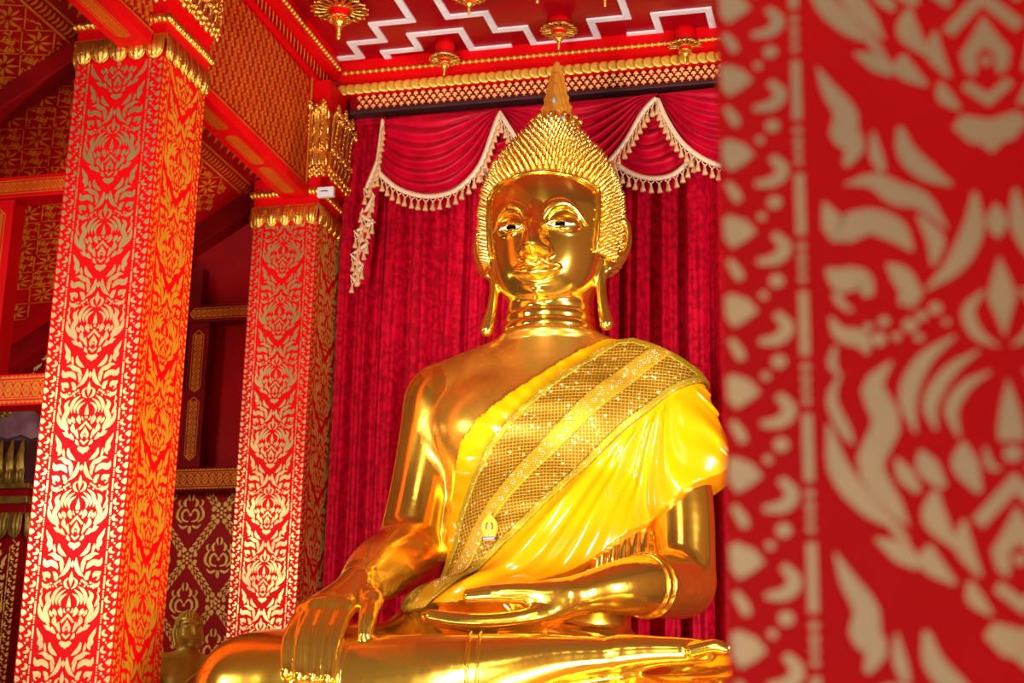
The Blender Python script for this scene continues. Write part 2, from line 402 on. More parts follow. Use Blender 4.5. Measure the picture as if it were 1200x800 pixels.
bead_row(t1, (-4.25, 10.97, 7.085), (1.5, 10.97, 7.085), .052, .018, 1)
t1.box((-4.22, 11.10, 6.80), (1.6, YB, 6.94), 2)
fr = []
for i in range(92):
    x = -4.14+i*.060
    for j, z in enumerate((6.828, 6.868, 6.908)):
        xx = x+(.030 if j % 2 else 0)
        big = 1.25 if (i % 8 in (3, 4) and j == 1) else 1.0
        fr.append(leaf([(xx, z-.016), (xx, z-.002), (xx, z+.022)], [.014*big, .013, .008], 4))
        fr.append(leaf([(xx-.018*big, z+.002), (xx, z+.018), (xx+.018*big, z+.002)], [.008, .022*big, .008], 6))
stencil(t1, fr, (0, 11.10, 0), (1, 0, 0), (0, 0, 1), 1.0, 3, (0, -1, 0), lift=.004)
struct('trim_1', t1, ['red', 'gold_flat', 'red_dark', 'fret'], label='gilded cornice of scales, beads and fretwork above the curtain')
struct('trim_2', MB().box((-4.30, 11.06, 6.765), (1.6, YB, 6.80)), ['timber'], bevel=.006, label='dark timber curtain rail under the cornice')
t3 = MB()
t3.box((-4.45, -1, 6.93), (-4.365, 11.1, 7.04), 0).box((-4.45, -1, 7.04), (-4.27, 11.0, ZC), 0)
scale_row(t3, (-4.365, 2, 6.985), (-4.365, 11.02, 6.985), (1, 0, 0), (0, 0, 1), .070, .046, 1)
bead_row(t3, (-4.262, 2, 7.105), (-4.262, 10.95, 7.105), .052, .018, 1)
struct('trim_3', t3, ['red', 'gold_flat'], label='gilded cornice of scales and beads along the upper nave wall')

# ---- white stepped mouldings on the ceiling
def zig(name, px, first_x, w=.054):
    P = [WZ(x, y, ZC) for x, y in px]
    Q = [P[0].copy()]
    for i in range(1, len(P)):            # the runs follow the hall's own two directions
        horiz = (i % 2 == 1) == first_x
        q = P[i].copy(); q[1 if horiz else 0] = Q[-1][1 if horiz else 0]; Q.append(q)
    mb = MB()
    for a, b in zip(Q[:-1], Q[1:]):
        e = np.array([w/2, w/2, 0]) if abs(b[0]-a[0]) > abs(b[1]-a[1]) else np.array([w/2, -w/2, 0])
        lo = np.minimum(a, b)-e; hi = np.maximum(a, b)+e
        mb.box((lo[0], lo[1], ZC-.016), (hi[0], hi[1], ZC+.01))
    return struct(name, mb, ['white'], label='white stepped moulding on the red ceiling')
zig('trim_4', [(440,-42),(458,0),(433,-1),(433,23)][:1]+[(481,23),(433,23),(452,46),(408,45.5),(426,65),(390,66)], False)
zig('trim_5', [(500,-22),(523,19),(569,14),(578,35),(616,31),(621,52),(702,47),(693,23),(736,20.5),(722,-22)], False)
zig('trim_6', [(466,82),(452,60),(495,61),(481,40),(541,36),(551,57.5),(595,51),(604,73)], False)
zig('trim_7', [(747,60.7),(742,39),(773,35),(767,16),(830,10),(836,33)], False)

# ---- columns
def petal(mb, top, U, N, w, h, d, mi):
    top, U, N = (np.asarray(a, float) for a in (top, U, N)); Zv = np.array([0, 0, 1.])
    P = []; nt, nc = 9, 11
    for a in range(nt):
        t = a/(nt-1); ww = w/2*math.sqrt(max(.0, 1-(max(0, t-.5)/.5)**2.2))+.0015
        row = []
        for b in range(nc):
            c = -1+2*b/(nc-1)
            bul = d*(.35+.65*math.sqrt(max(0, 1-c*c)))*(.65+.5*math.sin(PI*min(1, t*1.05)))+.007*math.cos(c*3.2*PI)
            row.append(top+U*c*ww-Zv*t*h+N*bul)
        P.append(row)
    mb.grid(P, mi, True, flip=np.dot(np.cross(U, Zv), N) > 0)
    edge = [top+U*s*w/2*math.sqrt(max(0, 1-(max(0, t-.5)/.5)**2.2))-Zv*t*h+N*d*.45 for s, ts in ((-1, np.linspace(0, 1, 9)), (1, np.linspace(.96, 0, 8))) for t in ts]
    mb.tube(edge, .007, 5, mi)
def petal_ring(mb, x0, x1, y0, y1, z, h, npx, npy, d, mi):
    for i in range(npx):
        w = (x1-x0)/npx
        petal(mb, (x0+(i+.5)*w, y0, z), (1, 0, 0), (0, -1, 0), w*.92, h, d, mi)
        petal(mb, (x0+(i+.5)*w, y1, z), (-1, 0, 0), (0, 1, 0), w*.92, h, d, mi)
    for i in range(npy):
        w = (y1-y0)/npy
        petal(mb, (x1, y0+(i+.5)*w, z), (0, 1, 0), (1, 0, 0), w*.92, h, d, mi)
        petal(mb, (x0, y0+(i+.5)*w, z), (0, -1, 0), (-1, 0, 0), w*.92, h, d, mi)
def ring(mb, x0, x1, y0, y1, o, z0, z1, mi): mb.box((x0-o, y0-o, z0), (x1+o, y1+o, z1), mi)
def rope(mb, x0, x1, y0, y1, o, z, r, mi):
    for a, b in (((x0-o, y0-o), (x1+o, y0-o)), ((x1+o, y0-o), (x1+o, y1+o)), ((x1+o, y1+o), (x0-o, y1+o)), ((x0-o, y1+o), (x0-o, y0-o))):
        L = math.hypot(b[0]-a[0], b[1]-a[1]); n = int(L/.03)
        for i in range(n+1):
            t = i/n; mb.ball((a[0]+(b[0]-a[0])*t, a[1]+(b[1]-a[1])*t, z+.004*math.sin(i*2.4)), r, 7, mi, (1, 1, 1.25))
def acanthus(mb, org, U, N, w, h, n, mi, slant=0.0):
    """gilded openwork of upright leaves: ribs, bead strings, curled tops, a frilled foot"""
    org, U, N = (np.asarray(a, float) for a in (org, U, N)); Zv = np.array([0, 0, 1.])
    for i in range(n):
        u = (i+.5)/n-.5; x = u*w; top = h*(1-.10*(i % 2))*(1-slant*abs(u))
        b = org+U*x
        for k in (-1, 0, 1):
            mb.tube(cr([b+U*k*.012+N*.012, b+U*k*.016+Zv*top*.5+N*.022, b+U*k*.014+Zv*top*.85+N*.03, b+U*k*.020+Zv*top*.97+N*.06], 9), [.011, .011, .010, .010, .010, .010, .011, .012, .010], 7, mi)
        if i % 2 == 0:
            for q in range(9): mb.ball(b+Zv*top*(.32+.062*q)+N*(.036+.004*q), .011, 7, mi)
        c = b+Zv*top*.97+N*.06
        for sx, sz, r in ((0, 0, .026), (-.022, -.02, .018), (.022, -.02, .018), (0, .034, .016), (-.016, .018, .014), (.016, .018, .014)):
            mb.ball(c+U*sx+Zv*sz, r, 8, mi, (1, .8, 1.25))
        for q in range(4):            # side frill
            zz = top*(.12+.22*q)
            mb.tube(cr([b+U*.03+Zv*zz+N*.01, b+U*.04+Zv*(zz+.05)+N*.035, b+U*.026+Zv*(zz+.085)+N*.045], 6), [.012, .013, .013, .011, .009, .005], 6, mi)
    for i in range(n*3):
        u = ((i+.5)/(n*3)-.5)*w*1.02
        for z, r, d in ((.01, .020, .02), (.045, .017, .034), (h*.36, .016, .036)):
            mb.ball(org+U*u+Zv*(z+.012*math.sin(i*2.1))+N*d, r*(1+.2*math.sin(i*3.7)), 8, mi, (1, .9, 1.3))
def column(label, x0, x1, y0, y1, ztip, zpb, faces, leafmat, cap=True, tile=None):
    cx, cy = (x0+x1)/2, (y0+y1)/2
    t = thing('temple_column', label, 'column', (cx, cy, 0))
    org = (cx, cy, 0)
    m = MB().box((x0, y0, 0), (x1, y1, zpb+.16), 0)
    if 'f' in faces: column_face(m, (cx, y0), (x1-x0)/2, ztip, .35, zpb+.05, (1, 0, 0), (0, -1, 0), tile or COL_TILE, 1)
    if 'r' in faces: column_face(m, (x1, cy), (y1-y0)/2, ztip, .35, zpb+.05, (0, 1, 0), (1, 0, 0), COL_TILE_FAT, faces['r'])
    if 'l' in faces: column_face(m, (x0, cy), (y1-y0)/2, ztip, .35, zpb+.05, (0, -1, 0), (-1, 0, 0), COL_TILE, 1)
    m.build('shaft', ['red', leafmat, 'leaf_lit', 'leaf_dull'], t, org)
    b = MB(); ring(b, x0, x1, y0, y1, .05, 0, .22, 0); ring(b, x0, x1, y0, y1, .03, .22, .30, 0)
    b.build('plinth', ['red'], t, org, bevel=.012)
    if cap:
        p = MB(); petal_ring(p, x0-.004, x1+.004, y0-.004, y1+.004, zpb+.155, .155, 5, 6, .036, 0); ring(p, x0, x1, y0, y1, .016, zpb+.14, zpb+.165, 0)
        tag(p.build('lotus_petal_moulding', ['gold_carve'], t, org), label='gilded row of hanging lotus petals')
        q = MB(); ring(q, x0, x1, y0, y1, .006, zpb+.16, zpb+.245, 0); q.build('neck_band', ['red'], t, org, bevel=.004)
        r = MB(); ring(r, x0, x1, y0, y1, .022, zpb+.24, zpb+.295, 0); rope(r, x0, x1, y0, y1, .022, zpb+.268, .024, 0)
        tag(r.build('rope_moulding', ['gold_carve'], t, org), label='gilded rope band round the capital')
        q = MB(); ring(q, x0, x1, y0, y1, .01, zpb+.29, zpb+.40, 0)
        q.box((x1-.12, y0-.005, zpb+.39), (x1+.045, y1-.02, 6.93), 0)
        q.build('abacus', ['red'], t, org, bevel=.004)
        a = MB()
        h = 6.72-(zpb+.39)
        acanthus(a, (x1+.05, (y0+y1)/2-.01, zpb+.40), (0, 1, 0), (1, 0, 0), (y1-y0)-.03, h, 7, 0, .15)
        acanthus(a, (x1-.036, y0-.006, zpb+.40), (1, 0, 0), (0, -1, 0), .17, h, 3, 0, .1)
        a.box((x1+.04, y0+.01, zpb+.40), (x1+.058, y1-.04, zpb+.40+h*.88), 0); a.box((x1-.115, y0-.016, zpb+.40), (x1+.05, y0-.002, zpb+.40+h*.9), 0)
        tag(a.build('acanthus_panel', ['gold_carve'], t, org), label='gilded carving of upright leaves above the capital')
    return t
P1 = WY(139, 117, 8.06)
column('tall red column with gold stencilling at the left of the picture, nearest the aisle rails', -4.906, -4.306, 8.06, 8.66, P1[2], 5.85, {'f': 1, 'r': 2, 'l': 1}, 'leaf')
P2 = WY(330, 326, 10.74)
column('farther red column with gold stencilling beside the curtain edge, behind the statue knee', -4.842, -4.306, 10.74, 11.34, P2[2], 5.715, {'f': 1, 'r': 3, 'l': 1}, 'leaf')
P3 = WY(972, 648, 1.68)
column('blurred red column with gold stencilling close to the camera, filling the right of the picture', -.186, .414, 1.68, 2.28, P3[2]-120*.937*.3/285, 5.85, {'f': 1, 'r': 2, 'l': 1}, 'leaf_shade', tile=COL_TILE_THIN)

# ---- beams carrying the upper wall
def cartouche(u0, u1, v, h):
    R = []; n = max(2, int((u1-u0)/.05)); e = h*.9
    out = [(u0, v), (u0+e, v+h), (u1-e, v+h), (u1, v), (u1-e, v-h), (u0+e, v-h)]
    for a, b in zip(out, out[1:]+out[:1]): R.append(leaf([a, b], [.006, .006], 2))
    c = u0+e*.7
    while c < u1-e*.6:
        R += [leaf([(c-.022, v), (c, v+h*.62), (c+.022, v)], [.004, h*.42, .004], 6), leaf([(c-.022, v), (c, v-h*.62), (c+.022, v)], [.004, h*.42, .004], 6), disc(c, v, h*.2, 7)]
        R += [disc(c+.024, v+h*.6, h*.16, 6), disc(c+.024, v-h*.6, h*.16, 6)]
        c += .048
    return R
bm = MB().box((-4.60, 3.0, 5.93), (-4.375, 8.02, 6.012)); bm.box((-4.60, 8.70, 5.93), (-4.375, 10.70, 6.012))
ct = []
for a in (3.2, 3.9, 4.6, 5.3, 6.0, 6.7, 7.35, 8.8, 9.45, 10.05): ct += cartouche(a, a+.55, -4.488, .05)
stencil(bm, ct, (0, 0, 5.93), (0, 1, 0), (1, 0, 0), 1.0, 1, (0, 0, -1))
struct('trim_8', bm, ['red', 'leaf_orange'], bevel=.004, label='red beam with gold cartouches under the upper nave wall')

# ---- lean-to aisle ceiling: sloped stencilled boards between rafters
def soff(x, y): return 6.12+.6*(x+4.9)
LZ = math.sqrt(1+.36); US = np.array([-1, 0, -.6])/LZ; VS = np.array([0, 1., 0]); NS = np.array([.6, 0, -1])/LZ
def soffit(name, y0, y1, mats, dense=False):
    mb = MB(); xa, xb = -4.62, -7.8
    za, zb = soff(xa, 0), soff(xb, 0); ys = -6 if y0 < 4 else y0
    mb.add([(xa, ys, za), (xb, ys, zb), (xb, y1, zb), (xa, y1, za), (xa, ys, za+.06), (xb, ys, zb+.06), (xb, y1, zb+.06), (xa, y1, za+.06)],
           [(0,1,2,3), (7,6,5,4), (0,4,5,1), (1,5,6,2), (2,6,7,3), (3,7,4,0)])
    Lr = (xa-xb)*LZ
    dia = []
    for j in range(int((y1-y0)/.34)):
        for i in range(int(Lr/.26)):
            u = .46+.26*i+.13; v = y0+.17+.34*j+.02
            if u > Lr-.1: continue
            for q in range(8):
                a = 2*PI*q/8; ca, sa = math.cos(a), math.sin(a)
                dia.append(leaf([(u+ca*.02, v+sa*.025), (u+ca*.05+sa*.012, v+sa*.065), (u+ca*.085, v+sa*.12)], [.008, .026, .004], 6))
            for sx_ in (-1, 1):
                for sy_ in (-1, 1): dia.append(leaf([(u+sx_*.125, v+sy_*.01), (u+sx_*.07, v+sy_*.085), (u+sx_*.01, v+sy_*.165)], [.008, .010, .008], 5))
    for v_, f_ in fill(FTS, .112, .09, .48, min(Lr, 2.2), y0+.03, y1-.03, .04):
        m_ = v_.mean(0); gu = (m_[0]-.46) % .26-.13; gv = (m_[1]-y0-.02) % .34-.17
        if (gu/.095)**2+(gv/.135)**2 > 1 and abs(abs(gu)/.13+abs(gv)/.17-1) > .10: dia.append((v_, f_))
    stencil(mb, dia, (xa, 0, za), US, VS, 1.0, 1, NS)
    bd = [blob([(.34, y0+.04), (.355, y0+.04), (.355, y1-.04), (.34, y1-.04)]), blob([(.445, y0+.04), (.46, y0+.04), (.46, y1-.04), (.445, y1-.04)])]
    n = int((y1-y0)/.05)
    for k in range(n):
        v = y0+.06+k*.05; bd.append(leaf([(.37, v), (.40, v+.02), (.435, v+.012)], [.01, .024, .01], 6))
    for k in range(int((y1-y0)/.11)):
        for u in (.10, .22): bd += [leaf([(u, y0+.06+k*.11), (u+.03, y0+.09+k*.11), (u+.075, y0+.12+k*.11)], [.01, .035, .006], 7), disc(u+.02, y0+.13+k*.11, .016)]
    stencil(mb, bd, (xa, 0, za), US, VS, 1.0, 1, NS)
    return struct(name, mb, mats)
soffit('ceiling_aisle', 3.0, 8.16, ['red_dark', 'leaf_soffit'])  # both colours darker than the far bay's, standing in for shade
soffit('ceiling_aisle_far', 8.24, 10.86, ['red_wall', 'leaf_orange'], True)
def rafter(y, w, d, name, lab):
    mb = MB(); xa, xb = -4.62, -7.8
    za, zb = soff(xa, 0)+.02, soff(xb, 0)+.02
    mb.add([(xa, y, za), (xb, y, zb), (xb, y, zb-d), (xa, y, za-d), (xa, y+w, za), (xb, y+w, zb), (xb, y+w, zb-d), (xa, y+w, za-d)],
           [(0,1,2,3), (7,6,5,4), (0,4,5,1), (1,5,6,2), (2,6,7,3), (3,7,4,0)])
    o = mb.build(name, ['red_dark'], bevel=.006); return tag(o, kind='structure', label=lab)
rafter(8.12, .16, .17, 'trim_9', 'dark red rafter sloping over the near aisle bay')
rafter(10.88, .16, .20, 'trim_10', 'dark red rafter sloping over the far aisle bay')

# ---- rails and posts of the aisle framing
def rail(label, x0, x1, y0, y1, z0, z1, mats, style, name='aisle_rail', cat='rail'):
    mb = MB().box((x0, y0, z0), (x1, y1, z1)); h = z1-z0; zc = (z0+z1)/2; R = []
    if style == 'long': R = cartouche(x0+.06, x1-.06, zc, h*.30)
    if style == 'full':
        x = x0+.03
        while x < x1-.03:
            for s in (-1, 1):
                R += [leaf([(x-.03, zc), (x, zc+s*h*.20), (x+.03, zc)], [.004, h*.13, .004], 6), leaf([(x, zc+s*h*.36), (x+.016, zc+s*h*.40), (x+.034, zc+s*h*.36)], [.006, h*.10, .004], 5),
                      leaf([(x-.03, zc+s*h*.36), (x-.016, zc+s*h*.40), (x-.002, zc+s*h*.36)], [.006, h*.10, .004], 5)]
            R.append(disc(x, zc, h*.09, 7)); R.append(disc(x+.031, zc+h*.22, h*.05, 6)); R.append(disc(x+.031, zc-h*.22, h*.05, 6)); x += .062
        R += [blob([(x0+.01, zc+s*h*.28-.004), (x1-.01, zc+s*h*.28-.004), (x1-.01, zc+s*h*.28+.004), (x0+.01, zc+s*h*.28+.004)]) for s in (-1, 1)]
    if style == 'post':
        xc = (x0+x1)/2; a = z0+.06
        while a < z1-.3:
            R += [(v[:, ::-1]*1.0, f) for v, f in cartouche(a, min(a+.52, z1-.05), xc, (x1-x0)*.26)]; a += .56
    stencil(mb, R, (0, y0, 0), (1, 0, 0), (0, 0, 1), 1.0, 1, (0, -1, 0))
    return tag(mb.build(name, mats, bevel=.005), label, cat)
rail('red rail with a gold chain pattern, upper of two left of the near column', -7.8, -4.93, 8.30, 8.46, 5.10, 5.245, ['red', 'leaf_orange'], 'long')
rail('red rail with gold pattern, lower of two left of the near column', -7.8, -4.93, 8.30, 8.46, 3.735, 3.935, ['red', 'leaf_orange'], 'full')
rail('upright red post at the left edge of the picture between two rails', -5.62, -5.40, 8.31, 8.45, 3.94, 5.095, ['red', 'leaf_orange'], 'post', 'aisle_post', 'post')
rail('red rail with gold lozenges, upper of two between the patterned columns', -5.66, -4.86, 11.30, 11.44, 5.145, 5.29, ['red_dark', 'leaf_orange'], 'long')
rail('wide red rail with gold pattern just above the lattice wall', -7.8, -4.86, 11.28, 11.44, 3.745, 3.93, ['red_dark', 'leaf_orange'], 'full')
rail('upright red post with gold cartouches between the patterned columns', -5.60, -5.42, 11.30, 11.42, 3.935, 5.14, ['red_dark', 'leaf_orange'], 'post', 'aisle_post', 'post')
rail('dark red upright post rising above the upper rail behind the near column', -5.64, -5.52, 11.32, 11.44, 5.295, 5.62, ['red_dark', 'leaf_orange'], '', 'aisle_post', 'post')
# recessed dark panel of the aisle wall with faint stencilling
pm = MB().box((-7.8, 11.44, 4.62), (-5.70, 11.49, 6.5)); stencil(pm, fill(FT, .15, .12, -7.75, -5.75, 4.66, 6.3, .05)[::2], (0, 11.44, 0), (1, 0, 0), (0, 0, 1), 1.0, 1, (0, -1, 0))
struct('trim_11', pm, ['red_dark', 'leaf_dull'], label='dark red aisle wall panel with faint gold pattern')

# ---- pilaster with carved capital far left
def pilaster():
    x0, x1, y0, y1 = -7.25, -6.70, 10.90, 11.18; cx, cy = (x0+x1)/2, y0; org = (cx, cy, 0)
    t = thing('aisle_pilaster', 'dark patterned pilaster with carved gold capital at the far left edge', 'column', org)
    m = MB().box((x0, y0, 0), (x1, y1, 3.5)); column_face(m, (cx, y0), (x1-x0)/2, 3.1, .2, 3.33, (1, 0, 0), (0, -1, 0), COL_TILE, 1)
    m.build('shaft', ['red_dark', 'leaf_dull'], t, org)
    p = MB(); petal_ring(p, x0-.02, x1+.02, y0-.02, y1, 3.53, .2, 5, 3, .05, 0); p.build('lotus_petal_moulding', ['old_gilding'], t, org)
    q = MB()
    for z0, z1, o, mi in ((3.52, 3.60, .03, 0), (3.60, 3.66, .05, 1), (3.66, 3.72, .02, 0), (3.72, 3.76, .06, 1)): ring(q, x0, x1, y0, y1, o, z0, z1, mi)
    q.build('moulded_band', ['red_dark', 'old_gilding'], t, org, bevel=.006)
    a = MB(); a.box((x0+.04, y0+.06, 3.76), (x1-.04, y1, 4.13), 1)
    for i in range(5):
        x = x0+.04+(x1-x0-.08)*(i+.5)/5
        for k in (-1, 1):
            P = []
            for q_ in range(9):
                tt = q_/8; w = .052*(1-tt**3)*(1 if tt > .25 else .7+1.2*tt)
                P.append([(x+c*w, y0+.05-.05*math.sin(PI*tt)-.018*(1-abs(c))*1.5, 3.76+.37*tt) for c in (-1, -.5, 0, .5, 1)])
        a.grid(P, 0, True)
        a.tube([(x, y0+.02, 3.78), (x, y0-.02, 3.92), (x, y0+.03, 4.10)], [.014, .012, .004], 6, 0)
        petal(a, (x, y0+.03, 3.90), (1, 0, 0), (0, -1, 0), .095, .13, .045, 0)
    tag(a.build('leaf_crown', ['old_gilding', 'timber'], t, org), label='tall carved gold leaves standing on the capital')
pilaster()
# weathered offering bundle on top of the pilaster
mb = MB(); P = []
for i in range(10):
    a = i/9; r = .30*math.sin(PI*(.08+.46*(1-a)))
    P.append([(-7.0+1.15*r*math.cos(2*PI*j/18)*(1+.08*math.sin(j*2.7+i)), 11.06+.40*r*math.sin(2*PI*j/18), 4.16+.30*a+.02*math.sin(3*j+i)) for j in range(18)])
mb.grid(P, 0, True, wrap=True); 
for k in range(26):
    a, b = rng.uniform(-.2, .1), rng.uniform(.02, .1); mb.ball((-7.02+a, 10.97, 4.32+b), rng.uniform(.015, .035), 6, 1)
tag(mb.build('cloth_bundle', [mat('faded_mauve_cloth', (.20, .09, .10), .8, base2=(.12, .05, .06), nscale=8), 'old_gilding']), 'faded mauve bundle with dull gold trimming on top of the far left pilaster', 'bundle')

# ---- junction box on the farther column
mb = MB().box((-4.29, 10.655, 5.905), (-4.155, 10.70, 5.985)); o_ = thing('junction_box', 'small white plastic box on the capital of the farther column', 'box', (-4.22, 10.70, 5.90))
mb.build('case', ['plastic'], o_, (-4.22, 10.70, 5.90), bevel=.006)
MB().box((-4.26, 10.652, 5.945), (-4.20, 10.656, 5.952)).build('slot', ['black'], o_, (-4.22, 10.70, 5.90))
# ---- gilded rosettes hanging from the ceiling
def wheel(mb, c, r, n, mi, h):
    c = np.asarray(c, float)
    for i in range(n):
        a = 2*PI*(i+.5)/n; d = np.array([math.cos(a), math.sin(a), 0]); p = np.array([-d[1], d[0], 0])
        w = PI*r/n*.86
        loop = [c+d*(r*q)+p*(w*k*(.35+.65*q)) for q, k in ((.42, -.9), (.7, -.95), (.92, -.8), (1.0, 0), (.92, .8), (.7, .95), (.42, .9))]
        mb.tube(loop, r*.058, 6, mi)
        mb.ball(c+d*r*1.03, r*.055, 6, mi)
    mb.lathe([(r*.36, -.006), (r*.45, -.012), (r*.45, .010), (r*.36, .012)], c, 24, mi)
    mb.lathe([(r*.86, .012), (r*.92, .006), (r*.92, .018), (r*.86, .02)], c, 32, mi)
def rosette(label, px, py, r, drop):
    c = WZ(px, py, ZC-drop); x, y = c[0], c[1]
    t = thing('ceiling_rosette', label, 'rosette', (x, y, ZC), 'gilded rosettes under the red ceiling'); org = (x, y, ZC)
    z = ZC-drop
    MB().lathe([(r*.30, ZC-z+.01), (r*.62, ZC-z), (r*.66, (ZC-z)*.7), (r*.60, (ZC-z)*.3), (r*.40, 0)], (x, y, z), 48, 0, True, flute=.035, nfl=18).build('fluted_drum', ['red'], t, org)
    MB().lathe([(.001, .03), (r*.9, .026), (r*.9, .020), (.001, .018)], (x, y, z), 32, 0).build('backing_disc', ['black'], t, org)
    m = MB(); wheel(m, (x, y, z), r, 18, 0, 0); m.build('petal_wheel', ['gold_carve'], t, org)
    MB().lathe([(r*.34, .0), (r*.36, -r*.10), (r*.33, -r*.32), (r*.24, -r*.40)], (x, y, z), 36, 0, True, flute=.05, nfl=14).build('fluted_cup', ['red'], t, org)
    m = MB(); wheel(m, (x, y, z-r*.40), r*.42, 12, 0, 0); m.build('small_petal_wheel', ['gold_carve'], t, org)
    m = MB().lathe([(r*.24, -r*.38), (r*.22, -r*.46), (r*.26, -r*.50), (r*.24, -r*.56), (r*.15, -r*.62), (r*.12, -r*.70), (r*.13, -r*.74), (r*.09, -r*.80), (r*.085, -r*1.12), (r*.055, -r*1.18), (.001, -r*1.19)], (x, y, z), 20, 0)
    m.build('drop_finial', ['gold_carve'], t, org)
    return t
for px, py, r, drop, lab in ((398, 12, .205, .12, 'large gilded rosette on the red ceiling nearest the side cornice corner'),
                             (521, 70, .115, .16, 'gilded rosette with red drum hanging before the back cornice, left of the spire'),
                             (550, -4, .125, .14, 'gilded rosette with long drop above the one left of the spire'),
                             (655, 36, .135, .10, 'gilded rosette on the white stepped moulding just above the statue spire'),
                             (803, 55, .125, .16, 'gilded rosette with red drum before the back cornice, right of the spire'),
                             (630, -24, .16, .10, 'gilded rosette cut by the top edge above the spire'),
                             (709, -14, .125, .14, 'gilded rosette of which only the drop tip shows at the top edge')):
    rosette(lab, px, py, r, drop)

# ---- velvet curtains on the back wall
def curtain(label, x0, x1, y, z0, z1, seed, pitch, amp):
    r = random.Random(seed); n = int((x1-x0)/.012); xs = np.linspace(x0, x1, n)
    ph = 0; dep = []
    f1, f2 = r.uniform(0, 6), r.uniform(0, 6)
    for x in xs:
        q = (x-x0)/pitch*2*PI+.9*math.sin(x*3.1+f1)+.5*math.sin(x*7.3+f2)
        dep.append(-amp*(.5+.5*math.sin(q))**.6-amp*.22*math.sin(2.3*q+1))
    dep = np.array(dep); P = []
    for k in range(16):
        t = k/15; z = z1+(z0-z1)*t
        P.append([(x, y+d*(.55+.45*min(1, t*3))+.012*math.sin(z*2.0+x*9), z) for x, d in zip(xs, dep)])
    mb = MB().grid(P, 0, True)
    P2 = np.array(P); P2[:, :, 1] += .012; mb.grid(P2, 0, True, flip=True)
    t = thing('velvet_curtain', label, 'curtain', ((x0+x1)/2, y, z0))
    mb.build('drape', ['velvet'], t, t.location)
    h = MB().box((x0, y-.10, z1-.005), (x1, y+.03, z1+.05)); h.build('heading_band', ['velvet'], t, t.location, bevel=.008)
curtain('narrow crimson velvet curtain beside the farther patterned column', -4.27, -3.93, 11.27, 1.4, 6.72, 3, .19, .10)
curtain('wide crimson velvet curtain behind the golden statue, left of its head', -3.915, -2.15, 11.28, 1.4, 6.72, 5, .24, .13)
curtain('crimson velvet curtain right of the golden statue, beside the blurred column', -2.14, .9, 11.28, 1.4, 6.72, 8, .22, .13)

# ---- swags with tasselled fringe
tm = MB().lathe([(.001, 0), (.006, -.001), (.010, -.006), (.011, -.012), (.007, -.017), (.010, -.022), (.019, -.062), (.022, -.074), (.018, -.077), (.001, -.074)], (0, 0, 0), 10, 0, True, flute=.06, nfl=5)
tassel_src = tm.build('tassel', ['tassel']); C.objects.unlink(tassel_src)
def hang(parent, P, z, tip=.020, sc=1.0):
    o = tassel_src.copy(); C.objects.link(o); o.parent = parent
    o.location = Vector(P)-parent.location+Vector((0, 0, -tip)); o.scale = (sc, sc, sc); o.rotation_euler = (rng.uniform(-.06, .06), rng.uniform(-.1, .1), rng.uniform(0, 3))
def fringe(parent, pts, org, step=.058, w=.034, tass=True, upv=None, sc=1.0):
    """cream braid along pts (world), looped cords under it, a tassel at every loop"""
    d = np.r_[0, np.cumsum(np.linalg.norm(np.diff(pts, axis=0), axis=1))]; n = max(2, int(d[-1]/step))
    at = lambda s: np.array([np.interp(s, d, pts[:, i]) for i in range(3)])
    mb = MB(); rows = []
    m = len(pts); t = np.gradient(pts, axis=0); t /= np.linalg.norm(t, axis=1)[:, None]+1e-9
    nn = np.stack([t[:, 2], 0*t[:, 0], -t[:, 0]], 1)              # in-plane normal
    sgn = np.where(nn[:, 2:3] > 0, -1, 1)
    if upv is not None: sgn = np.where((nn @ np.asarray(upv))[:, None] > 0, -1, 1)
    low = nn*sgn
    for o, y in ((-.002, .004), (-.002, -.010), (.5*w, -.016), (w, -.010), (w, .004)): rows.append(pts+low*o+np.array([0, y, 0]))
    mb.grid(np.array(rows), 0, True)
    rows.append(rows[0]); mb.grid(np.array(rows[-2:]), 0, True)
    for s in np.arange(0, d[-1], .011): mb.ball(at(s)+np.array([0, -.013, 0])+(low[min(m-1, int(np.searchsorted(d, s)))])*w*.5, .007, 6, 0, (.9, .7, 1.6))
    for i in range(n):
        a, b = at(i*step), at((i+1)*step); c = (a+b)/2
        k = low[min(m-1, int(np.searchsorted(d, (i+.5)*step)))]
        e = c+k*w+np.array([0, -.012, -.030])
        for q in (a, b): mb.tube([q+k*w*.9+np.array([0, -.010, 0]), (q*.6+c*.4)+k*w+np.array([0, -.012, -.018]), e], .0042, 5, 0)
        if tass: hang(parent, e, 0, -.002, sc)
    tag(mb.build('fringe_braid', ['cream'], parent, org), label='cream fringe braid with looped cords')
